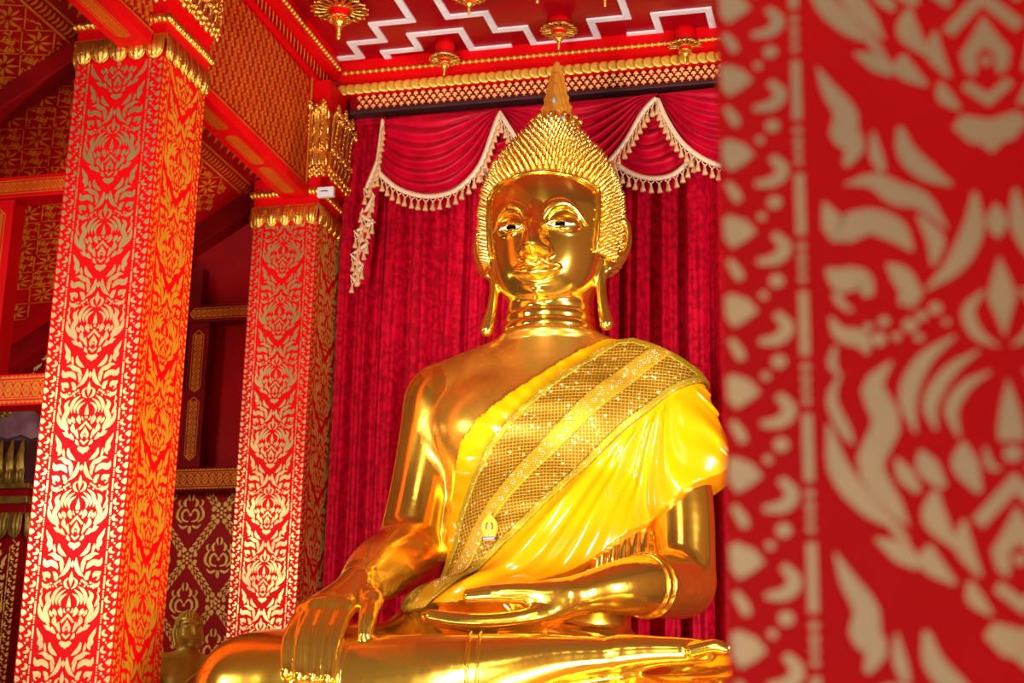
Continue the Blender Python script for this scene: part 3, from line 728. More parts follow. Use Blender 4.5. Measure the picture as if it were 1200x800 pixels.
def swag(label, top, bottom, Yp, sag, nf, group, lobe=.5, name='curtain_swag', left_open=False):
    T = cr([WY(*p, Yp) for p in top], 41); B = cr([WY(*p, Yp) for p in bottom], 41)
    t = thing(name, label, 'swag', tuple((T[0]+T[-1])/2), group); org = tuple(t.location)
    P = []; nv = 60
    for k in range(nv+1):
        v = k/nv; row = []
        for i in range(41):
            u = i/40; g = math.sin(PI*min(1, max(0, u)))**.6
            vv = v+.035*math.sin(u*5+1)*math.sin(PI*v)
            p = T[i]+(B[i]-T[i])*vv
            fold = (.5+.5*math.sin(2*PI*(nf*v**1.15+.5*(u-.5)**2*3+.12*math.sin(7*u+4*v))))
            dpt = sag*math.sin(PI*min(1, v*.75+.05))*(.35+.65*g)+(.048*g+.022)*fold*min(1, v*5)
            row.append(p+np.array([0, -dpt, -.012*fold*g*math.sin(PI*v)]))
        P.append(row)
    mb = MB().grid(P, 0, True); Q = np.array(P); Q[:, :, 1] += .008; mb.grid(Q, 0, True, flip=True)
    mb.build('cloth', ['velvet_swag'], t, org)
    edge = np.array(P[-1]); edge[:, 1] -= .004
    fringe(t, edge, org)
    return t
G = 'fringed swags over the curtain'
swag('dark inner velvet swag glimpsed left of the statue hair tip', [(572,134),(588,131),(606,129)], [(560,190),(575,201),(597,209),(622,204)], 11.12, .03, 4.5, G)
swag('small inner velvet swag hanging in the gap between two outer swags, right of the statue', [(752,113),(770,111.5),(790,108)], [(718,188),(740,203),(765,211),(790,206),(815,182)], 11.12, .03, 5, G)
swag('crimson velvet swag with tasselled fringe left of the statue head', [(447,141),(490,136),(540,132.5),(588,128)], [(443,196),(455,210),(474,224),(503,232),(532,228),(552,213),(566,192),(577,160),(586,133)], 11.04, .05, 6, G)
swag('broad crimson velvet swag behind the statue spire', [(588,128),(650,122),(710,116),(772,110)], [(589,133),(601,152),(620,180),(650,206),(680,214),(706,201),(731,172),(752,136),(768,116)], 11.04, .05, 6, G)
swag('crimson velvet swag running behind the blurred near column', [(772,110),(830,104),(890,97),(950,91)], [(774,118),(785,143),(805,172),(833,192),(862,199),(895,192),(922,160),(946,97)], 11.04, .05, 6, G)
# the cascade at the left end: a folded tail edged with fringe
t = thing('curtain_cascade', 'narrow folded velvet tail with zigzag tasselled edge at the left end of the swags', 'cascade', tuple(WY(447, 141, 11.0)))
org = tuple(t.location)
ed = [(447,141),(441,188),(428,220),(437,229),(425,251),(437,259),(417,270),(430,284),(413,297),(425,309),(413,322),(422,333)]
pts = np.array([WY(*p, 10.99-.012*(i % 2)) for i, p in enumerate(ed)])
full = [pts[0]+(pts[1]-pts[0])*q for q in np.linspace(0, 1, 8)[:-1]]
for a, b in zip(pts[1:-1], pts[2:]): full += [a+(b-a)*q for q in np.linspace(0, 1, 5)[:-1]]
full = np.array(full+[pts[-1]])
mb = MB(); inner = full.copy(); inner[:, 0] = np.maximum(full[:, 0]+.02, np.interp(full[:, 2], [full[-1, 2], full[0, 2]], [full[-1, 0]+.05, full[0, 0]+.03])); inner[:, 1] += .05
rows = [full, (full+inner)/2+np.array([0, -.03, 0]), inner]
mb.grid(np.array(rows), 0, True, flip=True); rows2 = [r+np.array([0, .01, 0]) for r in rows]; mb.grid(np.array(rows2), 0, True)
mb.build('cloth', ['velvet_swag'], t, org)
fringe(t, full, org, step=.050, w=.026, sc=.95)
# ================================================================== THE STATUE
X0, Y0, Z0 = -2.17, 9.5, 1.62          # local axes: x to picture right, y away from the camera, z = world height
def LY(px, py, yl):                     # pixel -> local point on the plane y = yl
    p = WY(px, py, Y0+yl); return np.array([p[0]-X0, yl, p[2]])

class Fld:
    """signed distance field made of rounded primitives joined with smooth unions"""
    def __init__(s): s.p = []
    def cap(s, a, b, ra, rb=None, k=.05, sub=False, sy=1.0):
        a = np.array(a, np.float32); b = np.array(b, np.float32); rb = ra if rb is None else rb
        s.p.append(('c', a, b, ra, rb, k, sub, (a+b)/2, np.linalg.norm(b-a)/2+max(ra, rb))); return s
    def chain(s, pts, rs, k=.05, first=None, m=None):
        k = first if first is not None else k; n = len(pts)
        q = cr([(*p, r) for p, r in zip(pts, rs)], max(2, (n-1)*(m or (6 if max(rs) > .1 else 4))+1))
        big = max(rs) > .1 and n > 2 if n > 2 else np.array([(*p, r) for p, r in zip(pts, rs)], float)
        q = q.astype(np.float32); c = (q[:, :3].min(0)+q[:, :3].max(0))/2
        if big: q[:, 3] -= .018
        s.p.append(('h', q, .055 if big else 0, 0, 0, k, False, c, float(np.max(np.linalg.norm(q[:, :3]-c, axis=1)+q[:, 3])))); return s
    def ell(s, c, r, k=.05, sub=False):
        s.p.append(('e', np.array(c, np.float32), np.array(r, np.float32), 0, 0, k, sub, np.array(c, np.float32), max(r))); return s
    def func(s, fn, k, sub, c, R): s.p.append(('f', fn, None, 0, 0, k, sub, np.array(c, np.float32), R)); return s
    def ev(s, P, c=None, R=None, pad=.05):
        d = np.full(P.shape[0], 9.0, np.float32)
        for ty, a, b, ra, rb, k, sub, pc, pr in s.p:
            if c is not None and np.linalg.norm(pc-c)-pr-R > pad+k*1.01: continue
            if ty == 'c':
                ab = b-a; L2 = float(ab@ab)+1e-9; t = np.clip(((P-a)@ab)/L2, 0, 1)
                q = np.linalg.norm(P-a-t[:, None]*ab, axis=1)-(ra+(rb-ra)*t)
            elif ty == 'e':
                w = (P-a)/b; k0 = np.linalg.norm(w, axis=1); k1 = np.linalg.norm(w/b, axis=1)+1e-6; q = k0*(k0-1)/k1
            elif ty == 'h':
                q = None
                for i in range(len(a)-1):
                    ab = a[i+1, :3]-a[i, :3]; L2 = float(ab@ab)+1e-9; w = P-a[i, :3]; t = np.clip((w@ab)/L2, 0, 1)
                    e = np.sqrt(((w-t[:, None]*ab)**2).sum(1))-(a[i, 3]+(a[i+1, 3]-a[i, 3])*t)
                    if q is None: q = e
                    elif b:
                        hh = np.maximum(b-np.abs(q-e), 0)/b; q = np.minimum(q, e)-hh*hh*b*.25
                    else: q = np.minimum(q, e)
            else: q = a(P)
            if sub:
                h = np.maximum(k-np.abs(-q-d), 0)/k; d = np.maximum(d, -q)+h*h*k*.25
            else:
                h = np.maximum(k-np.abs(q-d), 0)/k; d = np.minimum(d, q)-h*h*k*.25
        return d
def meshed(ev, lo, hi, h, blk=14, clip=None):
    """surface nets over active blocks; verts pulled on to the surface; smooth normals from the field"""
    lo = np.array(lo, np.float32); hi = np.array(hi, np.float32)
    n = (np.ceil((hi-lo)/h).astype(int)//blk+1)*blk+1
    G = np.full(tuple(n), 1.0, np.float32)
    for i in range(0, n[0]-1, blk):
        for j in range(0, n[1]-1, blk):
            for k in range(0, n[2]-1, blk):
                c = lo+np.array([i+blk/2, j+blk/2, k+blk/2], np.float32)*h; R = blk/2*h*1.7321
                d0 = float(ev(c[None, :], c, R, R+.3)[0])
                if abs(d0) > R*1.6+.08:
                    G[i:i+blk+1, j:j+blk+1, k:k+blk+1] = d0; continue
                ii = np.arange(i, i+blk+1); jj = np.arange(j, j+blk+1); kk = np.arange(k, k+blk+1)
                g = np.stack(np.meshgrid(ii, jj, kk, indexing='ij'), -1).reshape(-1, 3).astype(np.float32)*h+lo
                G[i:i+blk+1, j:j+blk+1, k:k+blk+1] = ev(g, c, R, .06).reshape(blk+1, blk+1, blk+1)
    S = G < 0
    cs = np.zeros(tuple(n-1), np.int8)
    for a in (0, 1):
        for b in (0, 1):
            for c in (0, 1): cs += S[a:n[0]-1+a, b:n[1]-1+b, c:n[2]-1+c]
    act = (cs > 0) & (cs < 8); idx = np.argwhere(act); vid = np.full(tuple(n-1), -1, np.int64); vid[act] = np.arange(len(idx))
    acc = np.zeros((len(idx), 3)); cnt = np.zeros(len(idx))
    cor = [(a, b, c) for a in (0, 1) for b in (0, 1) for c in (0, 1)]
    vals = {q: G[idx[:, 0]+q[0], idx[:, 1]+q[1], idx[:, 2]+q[2]] for q in cor}
    for p in cor:
        for ax in range(3):
            if p[ax]: continue
            q = list(p); q[ax] = 1; q = tuple(q); a, b = vals[p], vals[q]; m = (a < 0) != (b < 0)
            t = np.where(m, a/(a-b+1e-12), 0); e = np.array(p, float)[None, :].repeat(len(idx), 0); e[:, ax] += t
            acc[m] += e[m]; cnt[m] += 1
    V = (lo+(idx+acc/cnt[:, None])*h).astype(np.float32)
    F = []
    for ax in range(3):
        o = [1, 1, 1]; o[ax] = 0
        sl0 = [slice(1, n[d]-1) for d in range(3)]; sl0[ax] = slice(0, n[ax]-1)
        sl1 = list(sl0); sl1[ax] = slice(1, n[ax])
        A = S[tuple(sl0)]; B = S[tuple(sl1)]; e = np.argwhere(A != B); fl = A[A != B]
        base = e+np.array([1 if d != ax else 0 for d in range(3)])
        u, v = [(1, 2), (2, 0), (0, 1)][ax]
        def cell(du, dv):
            q = base.copy(); q[:, u] -= du; q[:, v] -= dv; return vid[q[:, 0], q[:, 1], q[:, 2]]
        Q = np.stack([cell(1, 1), cell(0, 1), cell(0, 0), cell(1, 0)], 1)
        Q[~fl] = Q[~fl][:, ::-1]; F.append(Q)
    F = np.concatenate(F)
    F = F[(F >= 0).all(1)]
    # group verts for culled evaluation
    cellsz = .22; key = np.floor((V-lo)/cellsz).astype(int); kk = key[:, 0]*100000+key[:, 1]*1000+key[:, 2]
    order = np.argsort(kk, kind='stable'); bounds = np.flatnonzero(np.diff(kk[order], prepend=-1)); bounds = np.r_[bounds, len(order)]
    N = np.zeros_like(V)
    for a, b in zip(bounds[:-1], bounds[1:]):
        ids = order[a:b]; P = V[ids]; c = P.mean(0); R = float(np.max(np.linalg.norm(P-c, axis=1)))+.03
        for it in range(3):
            e = 1.5e-3
            g = np.stack([ev(P+np.eye(3, dtype=np.float32)[q]*e, c, R, .08)-ev(P-np.eye(3, dtype=np.float32)[q]*e, c, R, .08) for q in range(3)], 1)/(2*e)
            gl = np.linalg.norm(g, axis=1, keepdims=True)+1e-6
            if it < 2:
                d = ev(P, c, R, .08); st = np.clip(d[:, None]/gl, -h*.6, h*.6); P = P-st*g/gl
        V[ids] = P; N[ids] = g/gl
    return V, F, N
def from_field(name, parts, mats, parent, org, mat_fn=None, uv_fn=None):
    Vs, Fs, Ns, o = [], [], [], 0
    for V, F, N in parts: Vs.append(V); Fs.append(F+o); Ns.append(N); o += len(V)
    V = np.concatenate(Vs); F = np.concatenate(Fs); N = np.concatenate(Ns)
    me = bpy.data.meshes.new(name)
    W = V.astype(np.float64)+np.array([X0, Y0, 0])-np.array(org)
    me.vertices.add(len(W)); me.vertices.foreach_set('co', W.ravel())
    me.loops.add(F.size); me.loops.foreach_set('vertex_index', F.ravel().astype(np.int32))
    me.polygons.add(len(F)); me.polygons.foreach_set('loop_start', np.arange(0, F.size, 4, dtype=np.int32))
    me.polygons.foreach_set('use_smooth', np.ones(len(F), bool))
    for m in mats: me.materials.append(M[m] if isinstance(m, str) else m)
    if mat_fn is not None: me.polygons.foreach_set('material_index', mat_fn(V[F].mean(1)).astype(np.int32))
    me.update(calc_edges=True); me.validate()
    if uv_fn is not None:
        uv = uv_fn(V); l = me.uv_layers.new(name='cloth')
        li = np.empty(len(me.loops), np.int32); me.loops.foreach_get('vertex_index', li)
        l.data.foreach_set('uv', uv[li].astype(np.float32).ravel())
    me.normals_split_custom_set_from_vertices(N.astype(float).tolist())
    ob = bpy.data.objects.new(name, me); C.objects.link(ob); ob.parent = parent
    return ob

# ---------------------------------------------------------------- body field
def torso_field():
    f = Fld()
    f.ell((0, .02, 3.70), (.74, .40, .52), .05).ell((0, .02, 3.05), (.66, .40, .80), .15)
    f.cap((0, .08, 4.06), (.70, .05, 3.97), .27, .25, .14).cap((0, .08, 4.06), (-.70, .05, 3.97), .27, .25, .14)
    f.cap((0, .05, 4.28), (.48, .07, 4.08), .21, .20, .12).cap((0, .05, 4.28), (-.48, .07, 4.08), .21, .20, .12)
    f.ell((-.33, -.17, 3.74), (.34, .22, .27), .12).ell((.33, -.17, 3.74), (.34, .22, .27), .12)
    return f
def limbs(f, which=('ra', 'la', 'legs')):
    if 'la' in which:
        f.chain([(.72, .05, 3.93), (.80, .02, 3.60), (.86, -.02, 3.2), (.87, -.06, 2.78)], [.245, .205, .190, .19], .08)
    if 'la2' in which:
        f.chain([(.87, -.06, 2.73), (.68, -.62, 2.67), (.44, -.93, 2.60)], [.205, .170, .105], .06)
    if 'ra' in which:
        f.chain([(-.72, .05, 3.93), (-.79, .02, 3.60), (-.85, -.03, 3.2), (-.88, -.08, 2.95)], [.245, .205, .190, .19], .08)
        f.chain([(-.88, -.06, 2.94), (-.87, -.60, 2.79), (-.85, -1.02, 2.63)], [.215, .190, .130], .06)
    return f
body = torso_field()
limbs(body, ('ra', 'la', 'la2'))
body.cap((0, .05, 4.2), (0, .03, 4.42), .30, .285, .08)                         # neck root
for z, r in ((4.335, .315), (4.395, .300)): body.func((lambda z, r: (lambda P: np.sqrt((np.sqrt(P[:, 0]**2+(P[:, 1]-.04)**2)-(r-.03))**2+((P[:, 2]-z)*1.0)**2)-.034))(z, r), .02, False, (0, .04, z), r+.05)
# folded undercloth between the torso and the left arm
for i in range(6):
    x = .40+.055*i; body.chain([(x+.03, -.22+.06*i, 3.36), (x+.01, -.34+.055*i, 2.95), (x-.02, -.34+.05*i, 2.62)], [.02, .042, .05], .015)
# legs
body.chain([(-.40, -.10, 2.08), (-1.00, -.72, 2.08), (-1.42, -1.10, 2.03)], [.42, .38, .33], .08)
body.chain([(-1.42, -1.12, 2.03), (-.62, -1.22, 2.075), (-.05, -1.24, 2.12), (.34, -1.24, 2.205), (.74, -1.22, 2.235)], [.335, .275, .225, .135, .082], .08)
body.chain([(.70, -1.22, 2.25), (.95, -1.21, 2.255), (1.14, -1.20, 2.255)], [.085, .075, .060], .05)
body.ell((.78, -1.18, 2.25), (.12, .10, .075), .05)
for i, dy in enumerate((-.105, -.052, .0, .05, .098)):                            # toes
    body.chain([(1.08, -1.19+dy*.8, 2.265-abs(dy)*.1), (1.19, -1.19+dy, 2.275), (1.255-.022*i, -1.19+dy, 2.262)], [.036, .034, .026 if i else .03], .02)
body.chain([(.40, -.10, 2.02), (1.0, -.6, 1.98), (1.52, -.90, 1.93)], [.40, .36, .31], .08)
body.chain([(1.52, -.95, 1.88), (.7, -1.10, 1.86), (-.4, -1.05, 1.84)], [.30, .27, .20], .08)
body.ell((-.05, -.50, 2.0), (1.10, .74, .455), .10)
body.ell((0, .15, 2.05), (.95, .60, .50), .15).ell((-.52, -.28, 2.34), (.40, .46, .34), .10)
# left hand in the lap, palm up
body.chain([(.46, -.92, 2.595), (.30, -1.03, 2.55), (.20, -1.06, 2.515)], [.105, .095, .075], .05)
body.chain([(.34, -1.05, 2.575), (.02, -1.13, 2.575), (-.17, -1.13, 2.562)], [.075, .055, .040], .04)
for dy, tx, r in ((-1.14, -.385, .046), (-1.05, -.44, .047), (-.96, -.40, .046), (-.88, -.31, .042)):
    body.chain([(.34, -1.0+.3*(dy+1.0), 2.52), (.22, dy+.01, 2.455), (.0, dy, 2.425), (tx*.55, dy, 2.425), (tx, dy+.005, 2.452)], [.065, .052, .049, r, r*.82], .022)
# right hand reaching down over the shin
KN = [(-1.075, -1.26, 2.465), (-1.005, -1.285, 2.49), (-.93, -1.285, 2.50), (-.845, -1.26, 2.49)]
MD = [(-1.095, -1.42, 2.30), (-1.01, -1.435, 2.30), (-.93, -1.435, 2.30), (-.845, -1.425, 2.30)]
TP = [(-1.068, -1.505, 2.115), (-.985, -1.515, 2.095), (-.908, -1.515, 2.09), (-.826, -1.51, 2.085)]
for k, m, t_, r in zip(KN, MD, TP, (.041, .045, .047, .046)):
    body.cap((-.855, -1.03, 2.615), k, .095, .056, .05)
    body.chain([k, m, t_], [.053, r+.003, r*.80], .014, .03)
body.cap((-.83, -1.04, 2.60), (-.72, -1.18, 2.54), .09, .062, .05).chain([(-.72, -1.18, 2.54), (-.695, -1.31, 2.42), (-.69, -1.36, 2.325)], [.058, .049, .038], .03)
# hem ridges of the thin statue robe
def ringpts(c, ax, r, n=26, up=(0, 0, 1)):
    c, ax = np.array(c, float), np.array(ax, float); ax /= np.linalg.norm(ax); u = np.cross(ax, up); u /= np.linalg.norm(u); v = np.cross(u, ax)
    return [c+r*(math.cos(a)*u+math.sin(a)*v) for a in np.linspace(0, 2*PI, n)]

# ---------------------------------------------------------------- head field
head = Fld()
head.ell((0, .0, 5.08), (.402, .425, .60), .05).ell((0, -.05, 4.78), (.30, .33, .29), .12)
head.ell((0, -.02, 5.20), (.372, .385, .30), .08)
_base = Fld(); _base.p = list(head.p)
def fy(x, z):                       # face surface depth at (x, z)
    a, b = -.75, .1
    for _ in range(40):
        m = (a+b)/2
        if _base.ev(np.array([[x, m, z]], np.float32))[0] > 0: a = m
        else: b = m
    return a
def on(x, z, o=0.0): return (x, fy(x, z)+o, z)
for s in (-1, 1):
    br = cr([(s*.050, 5.020), (s*.095, 5.082), (s*.165, 5.112), (s*.235, 5.085), (s*.300, 5.005)], 12)
    head.chain([on(x, z, -.004) for x, z in br], list(np.interp(np.linspace(0, 1, 12), [0, .4, 1], [.034, .040, .012])), .012)
    lid = cr([(s*.075, 4.985), (s*.15, 5.015), (s*.235, 5.0), (s*.275, 4.975)], 8)
    head.ell((s*.165, fy(s*.165, 4.98)+.045, 4.985), (.105, .072, .060), .03)
    lo = cr([(s*.065, 4.963), (s*.12, 4.943), (s*.185, 4.943), (s*.25, 4.963)], 8)
    head.chain([on(x, z, -.028+.02*abs(i-3.5)/3.5) for i, (x, z) in enumerate(lo)], [.010]*8, .010)
    up_ = cr([(s*.065, 4.970), (s*.12, 4.988), (s*.185, 4.992), (s*.262, 4.972)], 8)
    head.chain([on(x, z, -.032+.024*abs(i-3.5)/3.5) for i, (x, z) in enumerate(up_)], [.011]*8, .010)
    head.ell((s*.068, fy(.068, 4.79)-.030, 4.790), (.042, .054, .034), .03)          # nostril wing
    head.cap(on(s*.050, 5.02, -.005), on(s*.032, 4.93, -.035), .020, .024, .03)
yn2 = fy(0, 4.80)
head.chain([(0, fy(0, 5.06)+.016, 5.085), (0, fy(0, 4.95)-.032, 4.95), (0, yn2-.078, 4.83), (0, yn2-.078, 4.795)], [.034, .036, .046, .040], .03)
ym = fy(0, 4.70)
def relief(P):
    """low relief of the face: nose slopes, lips, chin"""
    x = np.abs(P[:, 0]); z = P[:, 2]
    sm = lambda a, b, t: (lambda q: q*q*(3-2*q))(np.clip((t-a)/(b-a), 0, 1))
    zm = 4.690+.014*(x/.165)**2; tx = np.clip(1-(x/.168)**2, 0, 1)
    zu = zm+(.050+.010*np.exp(-((x-.045)/.03)**2)-.006*np.exp(-(x/.016)**2))*tx**.6+1e-4
    zl = zm-.066*tx**.75-1e-4
    tu = np.clip((z-zm)/(zu-zm), 0, 1); tl = np.clip((zm-z)/(zm-zl), 0, 1)
    h = .024*np.maximum(np.sin(PI*tu**.8), 0)**.7*tx**.35+.030*np.maximum(np.sin(PI*tl**.8), 0)**.7*tx**.35
    h = h+.006*np.exp(-((z-zl+.020)/.009)**2)*tx+.014*np.exp(-(x/.15)**2-((z-4.69)/.075)**2)
    h = h+.026*np.exp(-(x/.085)**2-((z-4.555)/.040)**2)
    w = .045+.075*np.clip((5.06-z)/.27, 0, 1); hn = .060*sm(5.07, 4.86, z)*sm(4.752, 4.795, z)
    h = h+hn*np.clip(1-(x/w), 0, 1)**.9
    return h*sm(-.12, -.26, P[:, 1])
for s in (-1, 1):                                                                   # ears with long lobes
    e = np.array([s*.455, .06, 4.98])
    head.chain(cr([(s*.42, -.03, 5.05), (s*.455, .01, 5.12), (s*.50, .05, 5.10), (s*.512, .06, 4.98), (s*.47, .02, 4.84), (s*.405, -.04, 4.78)], 14), [.024]*14, .02)
    head.ell((s*.445, .03, 4.96), (.026, .06, .16), .03)
    head.chain([(s*.385, -.03, 4.82), (s*.355, -.05, 4.70), (s*.365, -.06, 4.55), (s*.395, -.07, 4.40)], [.036, .032, .034, .046], .03)
head.cap((0, .04, 4.74), (0, .04, 4.36), .255, .285, .04)                            # neck with rings
for z, r in ((4.385, .302), (4.455, .290), (4.525, .278)):
    head.func((lambda z, r: (lambda P: np.sqrt((np.sqrt(P[:, 0]**2+(P[:, 1]-.04)**2)-(r-.026))**2+((P[:, 2]-z)*.85)**2)-.034))(z, r), .016, False, (0, .04, z), r+.05)

bud = thing('golden_buddha', 'large golden seated Buddha statue in a yellow satin robe before the red curtain', 'statue', (X0, Y0, Z0))
BORG = (X0, Y0, Z0)
import time as _t; _t0 = _t.time()
zc = 4.352
evb = lambda P, c=None, R=None, pad=.05: np.maximum(body.ev(P, c, R, pad), P[:, 2]-(zc+.03))
evh = lambda P, c=None, R=None, pad=.05: np.maximum(head.ev(P, c, R, pad+.06)-relief(P), (zc-.02)-P[:, 2])
HB = float(globals().get('HB_', .0145)); HH = float(globals().get('HH_', .0085))
pb = meshed(evb, (-1.95, -1.72, 1.55), (1.95, .85, 4.45), HB)
ph = meshed(evh, (-.60, -.66, 4.28), (.60, .52, 5.60), HH)
bo = from_field('body', [pb, ph], ['gold', 'gold_face', 'gold_chest'], bud, BORG,
    lambda c: np.where(c[:, 2] > 4.36, 1, np.where((c[:, 2] > 3.35) & (np.abs(c[:, 0]) < .70+.08*np.sin(9*c[:, 2])), 2, 0)))
print('body', _t.time()-_t0, len(pb[0]), len(ph[0]))
# ---------------------------------------------------------------- eyes
for s in (-1, 1):
    def eye_pt(x, z, o):
        a, b = -.75, .1
        for _ in range(30):
            m_ = (a+b)/2
            if head.ev(np.array([[x, m_, z]], np.float32))[0] > 0: a = m_
            else: b = m_
        return (x+X0, a-o+Y0, z)
    mb = MB(); top, bot = [], []
    for t_ in np.linspace(0, 1, 15):
        x = s*(.075+.175*t_); h = math.sin(PI*t_)**.8; zc_ = 4.967+.003*math.sin(PI*t_)
        row = [(x, zc_+.009*h), (x, zc_+.003*h), (x, zc_-.006*h), (x, zc_-.012*h)]
        top.append([eye_pt(a, b, .0035) for a, b in row])
    mb.grid(np.array(top), 0, True, flip=(s > 0))
    eo = tag(mb.build('eye', ['eye_white'], bud, BORG), label='pale inlaid eye with black pupil')
    pm = MB(); rows = []
    for k in range(6):
        t_ = .30+.36*k/5; x = s*(.075+.175*t_)
        rows.append([eye_pt(x, 4.969+q, .007) for q in (.010, .003, -.005, -.012)])
    pm.grid(np.array(rows), 0, True, flip=(s > 0))
    pm.build('pupil', ['eye_black'], eo, BORG)

# ---------------------------------------------------------------- curled hair
prof = [(4.74, .365), (4.82, .40), (4.92, .425), (5.05, .438), (5.18, .440), (5.30, .432), (5.40, .408), (5.50, .365), (5.59, .305), (5.68, .232), (5.76, .165), (5.82, .115), (5.86, .08)]
pz = np.array([p[0] for p in prof]); pr = np.array([p[1] for p in prof])
def hair_r(z): return float(np.interp(z, pz, pr))
def hair_pt(z, a, o=0.0):
    r = hair_r(z)+o; return np.array([X0+r*math.sin(a), Y0+.055-1.0*r*math.cos(a)*(1.07 if math.cos(a) > 0 else 1.08), z])
def face_edge(z):                 # half angle of the open face at height z
    return 0.0 if z > 5.335 else math.radians(57)*min(1, max(0, (5.335-z)/.075))**.45
mb = MB(); zs = np.r_[np.linspace(4.84, 5.24, 22), np.linspace(5.25, 5.36, 14), np.linspace(5.37, 5.86, 26)]
nA = 72; P = []
for z in zs:
    e = face_edge(z); P.append([hair_pt(z, e+(2*PI-2*e)*j/nA) for j in range(nA+1)])
mb.grid(np.array(P), 0, True)
row = 0; z = 4.865
while z < 5.83:
    r = hair_r(z); e = face_edge(z-.005); n = int((2*PI-2*e)*r/.040)
    for j in range(n):
        a = e+.05+(2*PI-2*e-.10)*(j+.5*(row % 2))/n
        if e == 0: a = 2*PI*(j+.5*(row % 2))/n
        if z < 5.2 and abs(a-PI) < .5: continue
        zz = z+rng.uniform(-.004, .004); b = hair_pt(zz, a)
        sl = np.interp(zz, [4.8, 5.15, 5.45, 5.8], [.05, .25, .75, 1.3])
        d = np.array([math.sin(a), -math.cos(a), sl]); d /= np.linalg.norm(d)
        u = np.cross(d, (0, 0, 1.)); u /= np.linalg.norm(u)+1e-9; w = np.cross(u, d)
        L = .060*rng.uniform(.9, 1.1); R0 = .0175; rows = []
        for t_, q in ((-.1, 1.0), (.18, 1.1), (.30, .80), (.46, .92), (.58, .62), (.72, .70), (.84, .40), (1.0, .12)):
            rows.append([b+d*L*t_+(u*math.cos(k*PI/3)+w*math.sin(k*PI/3))*R0*q for k in range(6)])
        mb.grid(np.array(rows), 0, True, wrap=True, flip=True)
    row += 1; z += .0335*(1 if z < 5.45 else .9)
ho = tag(mb.build('hair', ['gold_hair'], bud, BORG), label='gilded cap of small pointed curls')
rim = [hair_pt(z, 2*PI-face_edge(z), .004) for z in np.linspace(4.84, 5.33, 40)]+[hair_pt(5.337, a, .004) for a in np.linspace(-.12, .12, 5)]+[hair_pt(z, face_edge(z), .004) for z in np.linspace(5.33, 4.84, 40)]
rimm = MB().tube(np.array(rim), .014, 8, 0); rimm.build('hairline_band', ['gold_face'], ho, BORG)

# ---------------------------------------------------------------- flame finial
FX, FY, FZ = X0+.022, Y0+.055, 5.82
fl = MB()
def flame_outline(w, h, teeth, z0):
    L = []
    for i in range(41):
        t_ = i/40; ww = w*(1-t_)**.62*(1+.10*math.sin(PI*min(1, t_*2.2)))
        tooth = .022*(1-t_)*(1 if teeth else 0)*max(0, math.sin(t_*teeth*2*PI+.6))
        L.append((ww+tooth, z0+h*t_))
    return L
for k, (w, h, y) in enumerate(((.105, .50, .0), (.082, .41, -.022), (.060, .32, -.042), (.038, .22, -.058))):
    o_ = flame_outline(w, h, 7-k, 0.0); rows = []
    for x, z in o_:
        d = .030*(.35+.65*(1-z/h))
        rows.append([(FX+x*c, FY+y-d*math.sqrt(max(0, 1-c*c))*sg, FZ+z+.012*(1-abs(c))*(1-z/h)) for c, sg in ((-1, 0), (-.8, 1), (-.45, 1), (0, 1), (.45, 1), (.8, 1), (1, 0), (.8, -1), (0, -1), (-.8, -1))])
    fl.grid(np.array(rows), 0, True, wrap=True, flip=True)
    fl.tube(np.array([(FX-x, FY+y, FZ+z) for x, z in o_[::1]]+[(FX+x, FY+y, FZ+z) for x, z in o_[::-1]]), .0065, 5, 0)
fo = tag(fl.build('flame_finial', ['gold_flame'], bud, BORG), label='layered flame-shaped spire on the crown of the head')
for x, y, z, r in ((FX, FY-.085, FZ+.175, .018), (FX-.005, FY-.145, FZ+.025, .024), (FX+.075, FY-.13, FZ+.02, .015)):
    MB().ball((x, y, z), r, 12, 0, (.8, .8, 1.25)).build('jewel', ['jewel'], fo, BORG)
rg = MB(); rg.lathe([(.10, -.03), (.125, .0), (.118, .025), (.095, .035), (.05, .03)], (FX, FY, FZ), 24, 0)
for i in range(11):
    a = 2*PI*i/11-PI/2; d = np.array([math.cos(a), math.sin(a), 0]); p = np.array([FX, FY, FZ])+d*.115
    rg.tube(cr([p-np.array([0, 0, .02]), p+d*.02+np.array([0, 0, .02]), p+d*.035+np.array([0, 0, .055]), p+d*.055+np.array([0, 0, .05]), p+d*.052+np.array([0, 0, .030])], 10), [.022, .024, .024, .022, .019, .016, .013, .011, .009, .006], 7, 0)
rg.build('leaf_collar', ['gold_hair'], fo, BORG)

# ---------------------------------------------------------------- robe, brocade sash
def poly_sdf(P, poly):
    q = np.asarray(poly, np.float32); n = len(q); d = np.full(len(P), 1e9, np.float32); s = np.ones(len(P), np.float32)
    for i in range(n):
        a, b = q[i], q[i-1]; e = b-a; w = P-a
        t_ = np.clip((w@e)/(e@e+1e-12), 0, 1); r = w-t_[:, None]*e; d = np.minimum(d, (r*r).sum(1))
        c1 = P[:, 1] >= a[1]; c2 = P[:, 1] < b[1]; c3 = e[0]*w[:, 1] > e[1]*w[:, 0]
        fl_ = (c1 & c2 & c3) | (~c1 & ~c2 & ~c3); s = np.where(fl_, -s, s)
    return s*np.sqrt(d)
def xz(px, yl=-.36): return [tuple(LY(x, y, yl)[[0, 2]]) for x, y in px]
drape = torso_field(); limbs(drape, ('la',))
drape.cap((.62, .03, 4.05), (.92, .02, 3.45), .22, .25, .15)                     # cloth hanging off the shoulder
drape.cap((0, .05, 4.2), (0, .03, 4.42), .27, .26, .08)
drape.ell((0, -.10, 2.95), (.60, .44, .62), .15).ell((-.14, -.44, 2.52), (.60, .42, .22), .14)
SH = np.array([.80, 4.10])
